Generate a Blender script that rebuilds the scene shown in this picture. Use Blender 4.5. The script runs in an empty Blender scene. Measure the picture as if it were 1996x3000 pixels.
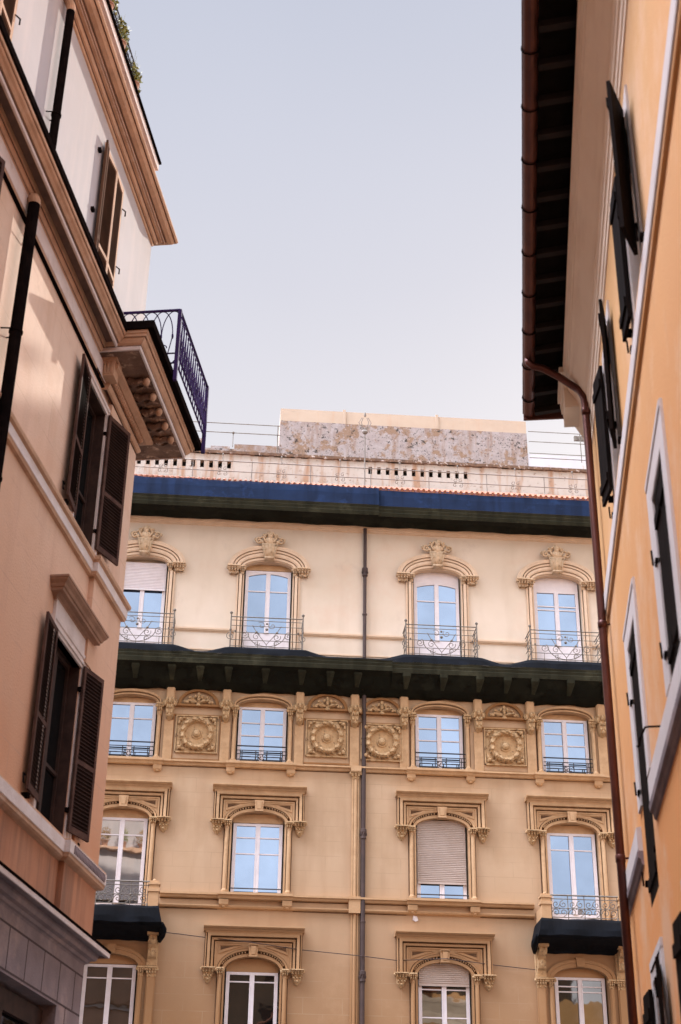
import bpy, math, random
from mathutils import Vector, Matrix
R = math.radians
random.seed(7)
sc = bpy.context.scene
C = sc.collection

# ------------------------------------------------------------------ camera
M = [[0.99988286, 0.01530594, 0.0], [-0.00720645, 0.47077196, 0.8822255], [0.01350329, -0.88212215, 0.47082712]]
# columns of M: image right, image down, view direction in world space
cam_d = bpy.data.cameras.new("camera"); cam = bpy.data.objects.new("camera", cam_d); C.objects.link(cam)
cam.matrix_world = Matrix(((M[0][0], -M[0][1], -M[0][2], 0), (M[1][0], -M[1][1], -M[1][2], 0),
                           (M[2][0], -M[2][1], -M[2][2], 1.6), (0, 0, 0, 1)))
cam_d.sensor_fit = 'VERTICAL'; cam_d.sensor_height = 36.0; cam_d.lens = 4266.55 / 3000 * 36
cam_d.clip_start = 0.1; cam_d.clip_end = 3000
cam_d.dof.use_dof = True; cam_d.dof.focus_distance = 42.0; cam_d.dof.aperture_fstop = 2.2
sc.camera = cam

# ------------------------------------------------------------------ sun and sky
SKY_TOP, SKY_EAST, SKY_WEST, SKY_FILL = 9.0, .0, .6, 42.0
SUN_EL, SUN_AZ = 27.0, 24.5            # azimuth clockwise from +Y
sd = Vector((math.sin(R(SUN_AZ)) * math.cos(R(SUN_EL)), math.cos(R(SUN_AZ)) * math.cos(R(SUN_EL)), math.sin(R(SUN_EL))))
sl = bpy.data.lights.new("sun", 'SUN'); sl.energy = 5.0; sl.angle = R(0.6); sl.color = (1.0, 0.93, 0.84)
so = bpy.data.objects.new("sun", sl); C.objects.link(so)
so.rotation_euler = sd.to_track_quat('Z', 'Y').to_euler(); so.location = (20, 40, 60)

wd = bpy.data.worlds.new("World"); sc.world = wd; wd.use_nodes = True
nt = wd.node_tree; nt.nodes.clear()
def wn(t, **k):
    n = nt.nodes.new(t)
    for a, b in k.items(): setattr(n, a, b)
    return n
sky = wn('ShaderNodeTexSky', sky_type='NISHITA', sun_disc=False, sun_elevation=R(SUN_EL), sun_rotation=R(SUN_AZ), dust_density=2.0)
b1 = wn('ShaderNodeBackground'); b1.inputs[1].default_value = 0.012
nt.links.new(sky.outputs[0], b1.inputs[0])
tc = wn('ShaderNodeTexCoord'); sx = wn('ShaderNodeSeparateXYZ'); nt.links.new(tc.outputs['Generated'], sx.inputs[0])
r1 = wn('ShaderNodeValToRGB'); e = r1.color_ramp.elements       # brightness of the thin high haze with elevation
e[0].position = 0.48; e[0].color = (0.76, 0.735, 0.765, 1); e[1].position = 0.74; e[1].color = (0.54, 0.565, 0.665, 1)
em = e.new(0.60); em.color = (0.63, 0.63, 0.70, 1)
nt.links.new(sx.outputs['Z'], r1.inputs[0])
r2 = wn('ShaderNodeMapRange'); r2.inputs[1].default_value = 0.15; r2.inputs[2].default_value = -0.9  # added sky fill behind the camera, lights the far facade
r2.inputs[3].default_value = 1.0; r2.inputs[4].default_value = 2.6
nt.links.new(sx.outputs['Y'], r2.inputs[0])
nz = wn('ShaderNodeTexNoise'); nz.inputs['Scale'].default_value = 2.2; nz.inputs['Detail'].default_value = 3
nt.links.new(tc.outputs['Generated'], nz.inputs['Vector'])
r3 = wn('ShaderNodeMapRange'); r3.inputs[1].default_value = .3; r3.inputs[2].default_value = .7; r3.inputs[3].default_value = .97; r3.inputs[4].default_value = 1.04
nt.links.new(nz.outputs[0], r3.inputs[0])
mm = wn('ShaderNodeMath', operation='MULTIPLY'); nt.links.new(r2.outputs[0], mm.inputs[0]); nt.links.new(r3.outputs[0], mm.inputs[1])
def lobe(out, a, b, k, neg=False):              # added out-of-view sky fill, overhead and to the sides, brightens the walls
    m_ = wn('ShaderNodeMapRange', interpolation_type='SMOOTHSTEP'); m_.inputs[1].default_value = a; m_.inputs[2].default_value = b; m_.inputs[3].default_value = 0; m_.inputs[4].default_value = k
    if neg:
        q = wn('ShaderNodeMath', operation='MULTIPLY'); q.inputs[1].default_value = -1; nt.links.new(out, q.inputs[0]); out = q.outputs[0]
    nt.links.new(out, m_.inputs[0]); return m_.outputs[0]
acc = mm.outputs[0]
dp = wn('ShaderNodeVectorMath', operation='DOT_PRODUCT'); dp.inputs[1].default_value = (-.50, -.05, .865); nt.links.new(tc.outputs['Generated'], dp.inputs[0])
for o_ in (lobe(sx.outputs['Z'], .78, .97, SKY_TOP), lobe(dp.outputs['Value'], .84, .99, SKY_FILL), lobe(sx.outputs['X'], .38, .85, SKY_EAST), lobe(sx.outputs['X'], .26, .62, SKY_WEST, True)):
    a_ = wn('ShaderNodeMath', operation='ADD'); nt.links.new(acc, a_.inputs[0]); nt.links.new(o_, a_.inputs[1]); acc = a_.outputs[0]
mm = acc.node
b2 = wn('ShaderNodeBackground'); nt.links.new(r1.outputs[0], b2.inputs[0]); nt.links.new(mm.outputs[0], b2.inputs[1])
ad = wn('ShaderNodeAddShader'); nt.links.new(b1.outputs[0], ad.inputs[0]); nt.links.new(b2.outputs[0], ad.inputs[1])
wo = wn('ShaderNodeOutputWorld'); nt.links.new(ad.outputs[0], wo.inputs[0])
sc.view_settings.view_transform = 'Standard'; sc.view_settings.look = 'None'
sc.cycles.diffuse_bounces = 6; sc.cycles.max_bounces = 8; sc.view_settings.exposure = 0.0; sc.view_settings.gamma = 1.0

# ------------------------------------------------------------------ materials
def mat(name, col, col2=None, rough=.85, metal=0., nscale=3., bump=0., bscale=40., streak=None, joints=None, spec=.3,
        patches=None, lo=.35, hi=.65, painted_falloff=None):
    m = bpy.data.materials.new(name); m.use_nodes = True; t = m.node_tree; N = t.nodes; L = t.links
    p = N['Principled BSDF']; p.inputs['Roughness'].default_value = rough; p.inputs['Metallic'].default_value = metal
    p.inputs['Specular IOR Level'].default_value = spec
    tc = N.new('ShaderNodeTexCoord'); co = tc.outputs['Object']
    if col2 is None: col2 = tuple(c * .86 for c in col)
    no = N.new('ShaderNodeTexNoise'); no.inputs['Scale'].default_value = nscale; no.inputs['Detail'].default_value = 6; no.inputs['Roughness'].default_value = .62
    L.new(co, no.inputs['Vector'])
    mr = N.new('ShaderNodeMapRange'); mr.inputs[1].default_value = lo; mr.inputs[2].default_value = hi; L.new(no.outputs[0], mr.inputs[0])
    mx = N.new('ShaderNodeMix'); mx.data_type = 'RGBA'; mx.inputs[6].default_value = (*col, 1); mx.inputs[7].default_value = (*col2, 1)
    L.new(mr.outputs[0], mx.inputs[0]); out = mx.outputs[2]
    def layer(fac, c, amt):
        nonlocal out
        mu = N.new('ShaderNodeMath'); mu.operation = 'MULTIPLY'; mu.inputs[1].default_value = amt; L.new(fac, mu.inputs[0])
        x = N.new('ShaderNodeMix'); x.data_type = 'RGBA'; x.inputs[7].default_value = (*c, 1)
        L.new(mu.outputs[0], x.inputs[0]); L.new(out, x.inputs[6]); out = x.outputs[2]
    if painted_falloff:                                    # light falloff painted in: darker, warmer tone low down (colour, v low, v high)
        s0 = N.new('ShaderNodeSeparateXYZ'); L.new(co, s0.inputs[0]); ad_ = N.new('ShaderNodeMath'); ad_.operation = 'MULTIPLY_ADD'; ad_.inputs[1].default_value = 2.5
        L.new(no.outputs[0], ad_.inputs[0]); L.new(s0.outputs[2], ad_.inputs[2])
        f_ = N.new('ShaderNodeMapRange'); f_.inputs[1].default_value = painted_falloff[1] + 1.2; f_.inputs[2].default_value = painted_falloff[2] + 1.2; f_.inputs[3].default_value = 1; f_.inputs[4].default_value = 0; L.new(ad_.outputs[0], f_.inputs[0])
        layer(f_.outputs[0], painted_falloff[0], 1.0)
    if streak:                                  # (colour, amount, u scale, v scale, lo, hi)
        mp = N.new('ShaderNodeMapping'); mp.inputs['Scale'].default_value = (streak[2], streak[2], streak[3]); L.new(co, mp.inputs[0])
        n2 = N.new('ShaderNodeTexNoise'); n2.inputs['Scale'].default_value = 1; n2.inputs['Detail'].default_value = 5; L.new(mp.outputs[0], n2.inputs['Vector'])
        m2 = N.new('ShaderNodeMapRange'); m2.inputs[1].default_value = streak[4]; m2.inputs[2].default_value = streak[5]; L.new(n2.outputs[0], m2.inputs[0])
        layer(m2.outputs[0], streak[0], streak[1])
    for pt in (patches or []):                  # (colour, amount, scale, lo, hi)
        n2 = N.new('ShaderNodeTexNoise'); n2.inputs['Scale'].default_value = pt[2]; n2.inputs['Detail'].default_value = 8; n2.inputs['Roughness'].default_value = .7
        mp = N.new('ShaderNodeMapping'); mp.inputs['Location'].default_value = (pt[2] * 1.7, 3.1, pt[3] * 9); L.new(co, mp.inputs[0]); L.new(mp.outputs[0], n2.inputs['Vector'])
        m2 = N.new('ShaderNodeMapRange'); m2.inputs[1].default_value = pt[3]; m2.inputs[2].default_value = pt[4]; L.new(n2.outputs[0], m2.inputs[0])
        layer(m2.outputs[0], pt[0], pt[1])
    hsum = None
    if joints:                                  # (width, height, mortar, colour, amount)
        s = N.new('ShaderNodeSeparateXYZ'); L.new(co, s.inputs[0]); cb = N.new('ShaderNodeCombineXYZ'); L.new(s.outputs[0], cb.inputs[0]); L.new(s.outputs[2], cb.inputs[1])
        br = N.new('ShaderNodeTexBrick'); br.inputs['Scale'].default_value = 1; br.inputs['Brick Width'].default_value = joints[0]; br.inputs['Row Height'].default_value = joints[1]
        br.inputs['Mortar Size'].default_value = joints[2]; br.inputs['Mortar Smooth'].default_value = .3; L.new(cb.outputs[0], br.inputs['Vector'])
        br.inputs['Color1'].default_value = (0, 0, 0, 1); br.inputs['Color2'].default_value = (.0, .0, .0, 1); br.inputs['Mortar'].default_value = (1, 1, 1, 1)
        nj = N.new('ShaderNodeTexNoise'); nj.inputs['Scale'].default_value = 1.3; L.new(co, nj.inputs['Vector'])
        mj = N.new('ShaderNodeMapRange'); mj.inputs[1].default_value = .38; mj.inputs[2].default_value = .6; L.new(nj.outputs[0], mj.inputs[0])
        mq = N.new('ShaderNodeMath'); mq.operation = 'MULTIPLY'; L.new(br.outputs['Fac'], mq.inputs[0]); L.new(mj.outputs[0], mq.inputs[1])
        layer(mq.outputs[0], joints[3], joints[4])
    L.new(out, p.inputs['Base Color'])
    if bump:
        nb = N.new('ShaderNodeTexNoise'); nb.inputs['Scale'].default_value = bscale; nb.inputs['Detail'].default_value = 4; L.new(co, nb.inputs['Vector'])
        bp = N.new('ShaderNodeBump'); bp.inputs['Strength'].default_value = bump; bp.inputs['Distance'].default_value = .02
        L.new(nb.outputs[0], bp.inputs['Height']); L.new(bp.outputs[0], p.inputs['Normal'])
    return m
def glass(name, tint, dark, fac=.8, wob=.012):
    m = bpy.data.materials.new(name); m.use_nodes = True; t = m.node_tree; N = t.nodes; L = t.links; N.clear()
    g = N.new('ShaderNodeBsdfGlossy'); g.inputs['Roughness'].default_value = .02
    d = N.new('ShaderNodeBsdfDiffuse'); d.inputs[0].default_value = (*dark, 1)
    tc = N.new('ShaderNodeTexCoord'); oi = N.new('ShaderNodeObjectInfo')       # every pane gets its own ripple, tilt and cleanness
    of = N.new('ShaderNodeVectorMath'); of.operation = 'SCALE'; of.inputs[0].default_value = (17, 5, 9); L.new(oi.outputs['Random'], of.inputs['Scale'])
    av = N.new('ShaderNodeVectorMath'); av.operation = 'ADD'; L.new(tc.outputs['Object'], av.inputs[0]); L.new(of.outputs[0], av.inputs[1])
    n = N.new('ShaderNodeTexNoise'); n.inputs['Scale'].default_value = 1.3; n.inputs['Detail'].default_value = 2; L.new(av.outputs[0], n.inputs['Vector'])
    b = N.new('ShaderNodeBump'); b.inputs['Strength'].default_value = .25; b.inputs['Distance'].default_value = wob; L.new(n.outputs[0], b.inputs['Height']); L.new(b.outputs[0], g.inputs['Normal'])
    mr = N.new('ShaderNodeMapRange'); mr.inputs[3].default_value = .86; mr.inputs[4].default_value = 1.14; L.new(oi.outputs['Random'], mr.inputs[0])
    vm = N.new('ShaderNodeVectorMath'); vm.operation = 'SCALE'; vm.inputs[0].default_value = tint; L.new(mr.outputs[0], vm.inputs['Scale']); L.new(vm.outputs[0], g.inputs[0])
    n3 = N.new('ShaderNodeTexNoise'); n3.inputs['Scale'].default_value = .9; n3.inputs['Detail'].default_value = 3; L.new(av.outputs[0], n3.inputs['Vector'])
    m3 = N.new('ShaderNodeMapRange'); m3.inputs[1].default_value = .35; m3.inputs[2].default_value = .65; m3.inputs[3].default_value = fac - .06; m3.inputs[4].default_value = min(1, fac + .05); L.new(n3.outputs[0], m3.inputs[0])
    x = N.new('ShaderNodeMixShader'); L.new(m3.outputs[0], x.inputs[0]); L.new(d.outputs[0], x.inputs[1]); L.new(g.outputs[0], x.inputs[2])
    o = N.new('ShaderNodeOutputMaterial'); L.new(x.outputs[0], o.inputs[0]); return m
def net(name, col, col2, transp, rough=.9, sheen=None, scale=1.2):
    m = mat(name, col, col2, rough=rough, nscale=scale, bump=.5, bscale=3, spec=.12, streak=(tuple(c * .45 for c in col), .7, 3.5, .25, .48, .62), patches=[(tuple(c * 1.9 for c in col), .5, 1.0, .55, .62)]); t = m.node_tree; N = t.nodes; L = t.links
    p = N['Principled BSDF']; o = N['Material Output']; tr = N.new('ShaderNodeBsdfTransparent'); x = N.new('ShaderNodeMixShader')
    x.inputs[0].default_value = 1 - transp; L.new(tr.outputs[0], x.inputs[1]); L.new(p.outputs[0], x.inputs[2]); L.new(x.outputs[0], o.inputs[0]); return m

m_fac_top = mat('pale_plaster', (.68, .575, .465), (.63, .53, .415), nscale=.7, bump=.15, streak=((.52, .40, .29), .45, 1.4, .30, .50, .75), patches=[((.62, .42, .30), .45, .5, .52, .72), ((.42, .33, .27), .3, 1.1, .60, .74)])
m_fac = mat('ochre_plaster', (.52, .37, .24), (.47, .325, .20), painted_falloff=((.30, .162, .070), 6.8, 12.0), nscale=1.1, bump=.15, joints=(1.05, .42, .010, (.40, .28, .17), .75),
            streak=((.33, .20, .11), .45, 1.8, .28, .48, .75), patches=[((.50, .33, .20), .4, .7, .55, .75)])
m_trim = mat('ochre_stucco', (.56, .37, .21), (.46, .29, .155), painted_falloff=((.30, .152, .060), 6.8, 12.0), nscale=4, bump=.2, bscale=25, patches=[((.33, .21, .11), .6, 7, .58, .75)])
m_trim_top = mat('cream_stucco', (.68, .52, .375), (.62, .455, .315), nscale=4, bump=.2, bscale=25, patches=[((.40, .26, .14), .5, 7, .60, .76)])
m_orn = mat('carved_stucco', (.58, .405, .225), (.47, .31, .165), nscale=9, bump=.5, bscale=22, patches=[((.13, .07, .035), .85, 8, .545, .66)])
m_soot = mat('sooty_recess_shade', (.14, .075, .038), (.08, .042, .022), rough=.95, nscale=7)  # recess shade and grime painted as dark brown faces
m_hollow_shade = mat('painted_hollow_shade', (.19, .115, .085), (.12, .075, .06), rough=.95, nscale=4)  # shade in the cornice hollows, painted as a dark colour
m_orn_top = mat('carved_cream_stucco', (.66, .50, .34), (.57, .41, .26), nscale=9, bump=.5, bscale=22, patches=[((.22, .12, .055), .85, 9, .55, .66)])
m_frame = mat('white_paint', (.74, .70, .72), (.68, .64, .66), rough=.5, nscale=5)
m_glass = glass('window_glass', (.31, .40, .53), (.02, .025, .03), .74)
m_glass_clear = glass('terrace_window_glass', (.80, .80, .80), (.03, .03, .03), .85, .006)
m_glass_dark = glass('lower_window_glass', (.36, .35, .34), (.008, .008, .008), .42)
m_blind = mat('blind_slats', (.62, .57, .56), (.56, .51, .50), rough=.6)
m_blind_d = mat('brown_blind_slats', (.50, .42, .37), (.45, .37, .32), rough=.6)
m_iron = mat('dark_iron', (.055, .05, .055), (.03, .028, .03), rough=.6, spec=.4)
m_iron2 = mat('weathered_iron', (.20, .18, .15), (.12, .10, .085), rough=.7, nscale=8)
m_iron3 = mat('greyed_iron', (.26, .23, .20), (.16, .14, .12), rough=.8, nscale=8)
m_violet = mat('fringe_tinted_iron', (.045, .024, .10), (.028, .016, .06), rough=.8, spec=.08)  # violet lens fringe put into the iron colour
m_zinc = mat('brown_downpipe_paint', (.075, .048, .042), (.05, .033, .03), rough=.5)
m_net = net('dark_netting', (.014, .015, .010), (.009, .010, .007), .04)
m_netg = net('olive_netting', (.040, .040, .025), (.027, .028, .018), .04, scale=3)
m_netb = net('blue_netting', (.010, .023, .062), (.007, .016, .042), .06)
m_netn = net('navy_netting', (.0055, .007, .010), (.004, .005, .007), .02)
m_tile = mat('terracotta_tiles', (.36, .135, .07), (.24, .09, .05), nscale=14, patches=[((.70, .45, .33), .6, 20, .5, .7), ((.10, .05, .03), .6, 16, .60, .7)])
m_para = mat('stained_parapet', (.49, .445, .39), (.44, .39, .335), nscale=2, streak=((.34, .18, .09), .8, 4, .55, .50, .66), patches=[((.20, .13, .09), .8, 8, .58, .66)])
m_peel = mat('peeling_wall', (.37, .325, .31), (.30, .25, .235), nscale=3, streak=((.24, .15, .10), .7, 4, .6, .50, .64),
             patches=[((.25, .155, .095), .9, 2.2, .52, .58), ((.045, .035, .03), .95, 5.0, .585, .61), ((.05, .04, .03), .9, 16, .585, .62), ((.45, .40, .39), .8, 10, .58, .62)])
m_white_peel = mat('whitewashed_wall', (.60, .60, .64), (.57, .565, .60), nscale=2, patches=[((.42, .33, .27), .8, 5, .60, .66), ((.60, .56, .52), .6, 2, .5, .6)])
m_rust = mat('rusty_ledge', (.20, .115, .065), (.09, .055, .04), nscale=10, patches=[((.6, .52, .46), .8, 7, .55, .62)])
m_box = mat('rooftop_panel', (.50, .395, .30), (.46, .355, .265), nscale=1.5, streak=((.50, .30, .18), .4, 3, .3, .6, .75))
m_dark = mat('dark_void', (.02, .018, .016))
# left building
m_pink = mat('pink_plaster', (.69, .50, .385), (.63, .44, .325), painted_falloff=((.54, .265, .145), 7.0, 13.0), nscale=.9, bump=.25, bscale=30, joints=(1.5, .62, .008, (.42, .25, .18), .55),
             patches=[((.56, .33, .21), .5, .5, .46, .62), ((.42, .27, .20), .35, 2.6, .58, .72)], streak=((.44, .26, .18), .4, 2.4, .3, .52, .74))
m_pinkst = mat('stained_pink_plaster', (.46, .215, .12), (.40, .175, .095), nscale=1.2, bump=.25, streak=((.12, .07, .05), .85, 3.2, .30, .46, .70))
m_pent = mat('pale_penthouse_plaster', (.44, .40, .40), (.41, .365, .36), nscale=.8, bump=.15, streak=((.58, .48, .44), .3, 3, .4, .5, .7))
m_corn = mat('stone_cornice', (.54, .33, .215), (.42, .25, .155), nscale=2.5, bump=.3, bscale=20, patches=[((.26, .15, .10), .55, 1.3, .52, .72), ((.66, .50, .42), .35, 2.1, .56, .72)])
m_corn_h = mat('brown_hood_stone', (.33, .185, .12), (.24, .13, .085), nscale=3, bump=.3, bscale=20)
m_corn_shade = mat('shade_painted_cornice', (.24, .145, .10), (.12, .07, .05), nscale=4, bump=.4, bscale=20, patches=[((.66, .46, .33), .8, 5, .54, .66)])  # soffit shade and carving highlights painted into a darker cornice copy
m_corn_l = mat('pale_cornice_stone', (.66, .57, .54), (.58, .48, .44), nscale=3, bump=.3, bscale=20, patches=[((.34, .26, .22), .5, 3, .58, .7)])
m_cap = mat('dark_lead_flashing', (.010, .0065, .006), (.005, .0035, .0035), rough=1, nscale=6, spec=0)
m_lstone = mat('lavender_stone', (.25, .195, .20), (.19, .145, .15), nscale=2.2, bump=.3, bscale=30, patches=[((.50, .36, .31), .5, 1.2, .5, .7)])
m_joint = mat('stone_joint', (.07, .045, .045))
m_shut = mat('brown_shutter_paint', (.030, .016, .012), (.019, .010, .008), rough=.8, spec=.02)
m_shut_l = mat('worn_shutter_frame', (.10, .055, .042), (.06, .032, .026), rough=.8, nscale=6, spec=.04)
m_shut_sun = mat('painted_sunlit_shutter', (.13, .065, .040), (.085, .044, .028), rough=.9, spec=.02)  # sunlit brown painted into the louvre colour
m_wood = mat('dark_window_wood', (.055, .030, .023), (.03, .017, .014), rough=.6, spec=.1, nscale=6)
m_glass_b = glass('shaded_glass', (.20, .20, .22), (.01, .01, .01), .4)
# right building
m_orange = mat('orange_plaster', (.63, .375, .165), (.59, .325, .13), painted_falloff=((.74, .29, .085), 4.0, 11.0), nscale=.35, bump=.2, bscale=30, streak=((.70, .33, .11), .35, 1.1, .16, .42, .68),
               patches=[((.70, .45, .28), .6, .6, .48, .62), ((.52, .26, .11), .35, 2.2, .58, .70)])
m_cream = mat('cream_cornice_paint', (.88, .74, .59), (.84, .69, .54), nscale=1.2, bump=.1, streak=((.55, .38, .26), .25, 1, 6, .5, .7))
m_white = mat('white_surround_paint', (.64, .57, .54), (.58, .51, .475), nscale=1.5, bump=.12, patches=[((.60, .48, .42), .4, 2.5, .55, .7)])
m_shut2 = mat('dark_green_brown_shutter', (.012, .0075, .006), (.008, .005, .004), rough=.8, spec=.03)
m_copper = mat('copper', (.145, .050, .034), (.085, .030, .023), rough=.38, metal=.5, nscale=2.0, patches=[((.09, .03, .025), .6, 1.4, .5, .7)])
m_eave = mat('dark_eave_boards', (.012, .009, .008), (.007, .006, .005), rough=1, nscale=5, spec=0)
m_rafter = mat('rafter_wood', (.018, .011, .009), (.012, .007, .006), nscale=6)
m_leaf = mat('backlit_leaves', (.13, .16, .035), (.28, .24, .06), rough=.6, nscale=20)
m_leaf2 = mat('orange_blossom_leaves', (.45, .16, .05), (.16, .17, .04), rough=.7, nscale=25)
m_pot = mat('clay_pot', (.38, .20, .13))
m_asph = mat('asphalt', (.055, .054, .052), (.045, .044, .043), nscale=8, bump=.4, bscale=60)
m_cobble = mat('street_cobbles', (.17, .155, .14), (.12, .11, .10), nscale=10, joints=(.12, .12, .01, (.03, .03, .03), .9), bump=.5)
m_pave = mat('pavement_stone', (.11, .105, .095), (.09, .085, .078), nscale=4, bump=.2)
m_behind = mat('brown_plaster', (.085, .055, .035), (.06, .04, .026), nscale=1)

# ------------------------------------------------------------------ mesh builder in facade coordinates (u along, v up, w outwards)
class MB:
    def __init__(s): s.v = []; s.f = []; s.m = []; s.mi = 0
    def add(s, vs, fs):
        o = len(s.v); s.v += [tuple(x) for x in vs]; s.f += [tuple(i + o for i in f) for f in fs]; s.m += [s.mi] * len(fs)
    def box(s, u0, u1, v0, v1, w0, w1):
        s.add([(u0, v0, w0), (u1, v0, w0), (u1, v1, w0), (u0, v1, w0), (u0, v0, w1), (u1, v0, w1), (u1, v1, w1), (u0, v1, w1)],
              [(0, 1, 2, 3), (4, 7, 6, 5), (0, 4, 5, 1), (1, 5, 6, 2), (2, 6, 7, 3), (3, 7, 4, 0)]); return s
    def prism(s, pts, w0, w1):                     # polygon in (u,v) between two depths
        n = len(pts); s.add([(a, b, w0) for a, b in pts] + [(a, b, w1) for a, b in pts],
              [tuple(range(n)), tuple(range(2 * n - 1, n - 1, -1))] + [(i, (i + 1) % n, n + (i + 1) % n, n + i) for i in range(n)]); return s
    def prof_u(s, prof, u0, u1):                   # closed profile of (w,v) extruded along u
        n = len(prof); s.add([(u0, b, a) for a, b in prof] + [(u1, b, a) for a, b in prof],
              [tuple(range(n)), tuple(range(2 * n - 1, n - 1, -1))] + [(i, (i + 1) % n, n + (i + 1) % n, n + i) for i in range(n)]); return s
    def loft(s, rows, close=False):
        n = len(rows[0]); vs = [p for r in rows for p in r]; fs = []
        for i in range(len(rows) - 1):
            for j in range(n if close else n - 1):
                k = (j + 1) % n; fs.append((i * n + j, i * n + k, (i + 1) * n + k, (i + 1) * n + j))
        s.add(vs, fs); return s
    def soot(s, prof, nrows, start):               # faces whose profile segment is flagged get material 1
        k = len(prof)
        for i in range(nrows - 1):
            for j in range(k - 1):
                if len(prof[j]) > 2 and prof[j][2]: s.m[start + i * (k - 1) + j] = 1
    def sweep(s, path, prof, caps=True):           # path in the wall plane [(u,v)], profile [(outward offset d, w)]; miters
        rows = []; n = len(path)
        for i, p in enumerate(path):
            P = Vector(p); a = (P - Vector(path[i - 1])).normalized() if i else None; b = (Vector(path[i + 1]) - P).normalized() if i < n - 1 else None
            a = a or b; b = b or a; na = Vector((-a.y, a.x)); nb = Vector((-b.y, b.x)); mt = (na + nb); mt = mt / max(.2, mt.dot(na)) if mt.length > 1e-6 else na
            rows.append([(P.x + mt.x * q[0], P.y + mt.y * q[0], q[1]) for q in prof])
        f0 = len(s.f); s.loft(rows); s.soot(prof, n, f0)
        if caps:
            k = len(prof); o = len(s.v) - k * n; s.f.append(tuple(range(o, o + k))); s.f.append(tuple(range(o + k * n - 1, o + k * (n - 1) - 1, -1))); s.m += [s.mi] * 2
        return s
    def plan(s, path, prof):                       # path in plan [(u,w)], profile [(outward offset, v)]
        rows = []; n = len(path)
        for i, p in enumerate(path):
            P = Vector(p); a = (P - Vector(path[i - 1])).normalized() if i else None; b = (Vector(path[i + 1]) - P).normalized() if i < n - 1 else None
            a = a or b; b = b or a; na = Vector((-a.y, a.x)); nb = Vector((-b.y, b.x)); mt = na + nb; mt = mt / max(.2, mt.dot(na))
            rows.append([(P.x + mt.x * q[0], q[1], P.y + mt.y * q[0]) for q in prof])
        f0 = len(s.f); s.loft(rows); s.soot(prof, n, f0); k = len(prof); o = len(s.v) - k * n; s.f.append(tuple(range(o, o + k))); s.f.append(tuple(range(o + k * n - 1, o + k * (n - 1) - 1, -1))); s.m += [s.mi] * 2
        return s
    def tube(s, pts, r, n=5, close=False):
        P = [Vector(p) for p in pts]; rows = []
        for i, p in enumerate(P):
            a = P[max(0, i - 1)]; b = P[min(len(P) - 1, i + 1)]; t = (b - a)
            t = t.normalized() if t.length > 1e-9 else Vector((0, 1, 0))
            x = t.cross(Vector((0, 0, 1))); x = x if x.length > .2 else t.cross(Vector((0, 1, 0))); x.normalize(); y = t.cross(x)
            rr = r[i] if isinstance(r, (list, tuple)) else r
            rows.append([tuple(p + (x * math.cos(q * 2 * math.pi / n) + y * math.sin(q * 2 * math.pi / n)) * rr) for q in range(n)])
        s.loft(rows, True); k = len(rows); o = len(s.v) - n * k
        s.f.append(tuple(range(o, o + n))); s.f.append(tuple(range(o + n * k - 1, o + n * (k - 1) - 1, -1))); s.m += [s.mi] * 2
        return s
    def blob(s, c, r, n=6, k=4):                   # ellipsoid, r=(ru,rv,rw)
        if not isinstance(r, tuple): r = (r, r, r)
        vs = []; fs = []
        for i in range(k + 1):
            th = math.pi * i / k
            for j in range(n):
                ph = 2 * math.pi * j / n; vs.append((c[0] + r[0] * math.sin(th) * math.cos(ph), c[1] + r[1] * math.cos(th), c[2] + r[2] * math.sin(th) * math.sin(ph)))
        for i in range(k):
            for j in range(n): fs.append((i * n + j, i * n + (j + 1) % n, (i + 1) * n + (j + 1) % n, (i + 1) * n + j))
        s.add(vs, fs); return s
    def disc(s, c, prof, n=24, a0=0, a1=2 * math.pi):                 # lathe about the w axis: prof [(radius, w)]
        s.loft([[(c[0] + r * math.cos(a0 + (a1 - a0) * j / n), c[1] + r * math.sin(a0 + (a1 - a0) * j / n), w) for j in range(n + 1)] for r, w in prof]); return s
    def lathe_v(s, c, prof, n=10):                 # lathe about the vertical: c=(u,w), prof [(radius, v)]
        s.loft([[(c[0] + r * math.cos(2 * math.pi * j / n), v, c[1] + r * math.sin(2 * math.pi * j / n)) for j in range(n)] for r, v in prof], True); return s
    def deep(s, k):
        s.v = [(a, b, c * k if c > 0 else c) for a, b, c in s.v]; return s
    def build(s, name, mats, parent, S, loc=(0, 0, 0), smooth=False):
        me = bpy.data.meshes.new(name); me.from_pydata([(a, S * c, b) for a, b, c in s.v], [], s.f)
        for q in (mats if isinstance(mats, (list, tuple)) else [mats]): me.materials.append(q)
        me.polygons.foreach_set('material_index', s.m)
        if smooth: me.polygons.foreach_set('use_smooth', [True] * len(me.polygons))
        me.update()
        import bmesh
        bm = bmesh.new(); bm.from_mesh(me); bmesh.ops.recalc_face_normals(bm, faces=bm.faces); bm.to_mesh(me); bm.free()
        o = bpy.data.objects.new(name, me); C.objects.link(o)
        if parent: o.parent = parent
        o.location = (loc[0], S * loc[2], loc[1]); return o

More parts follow.
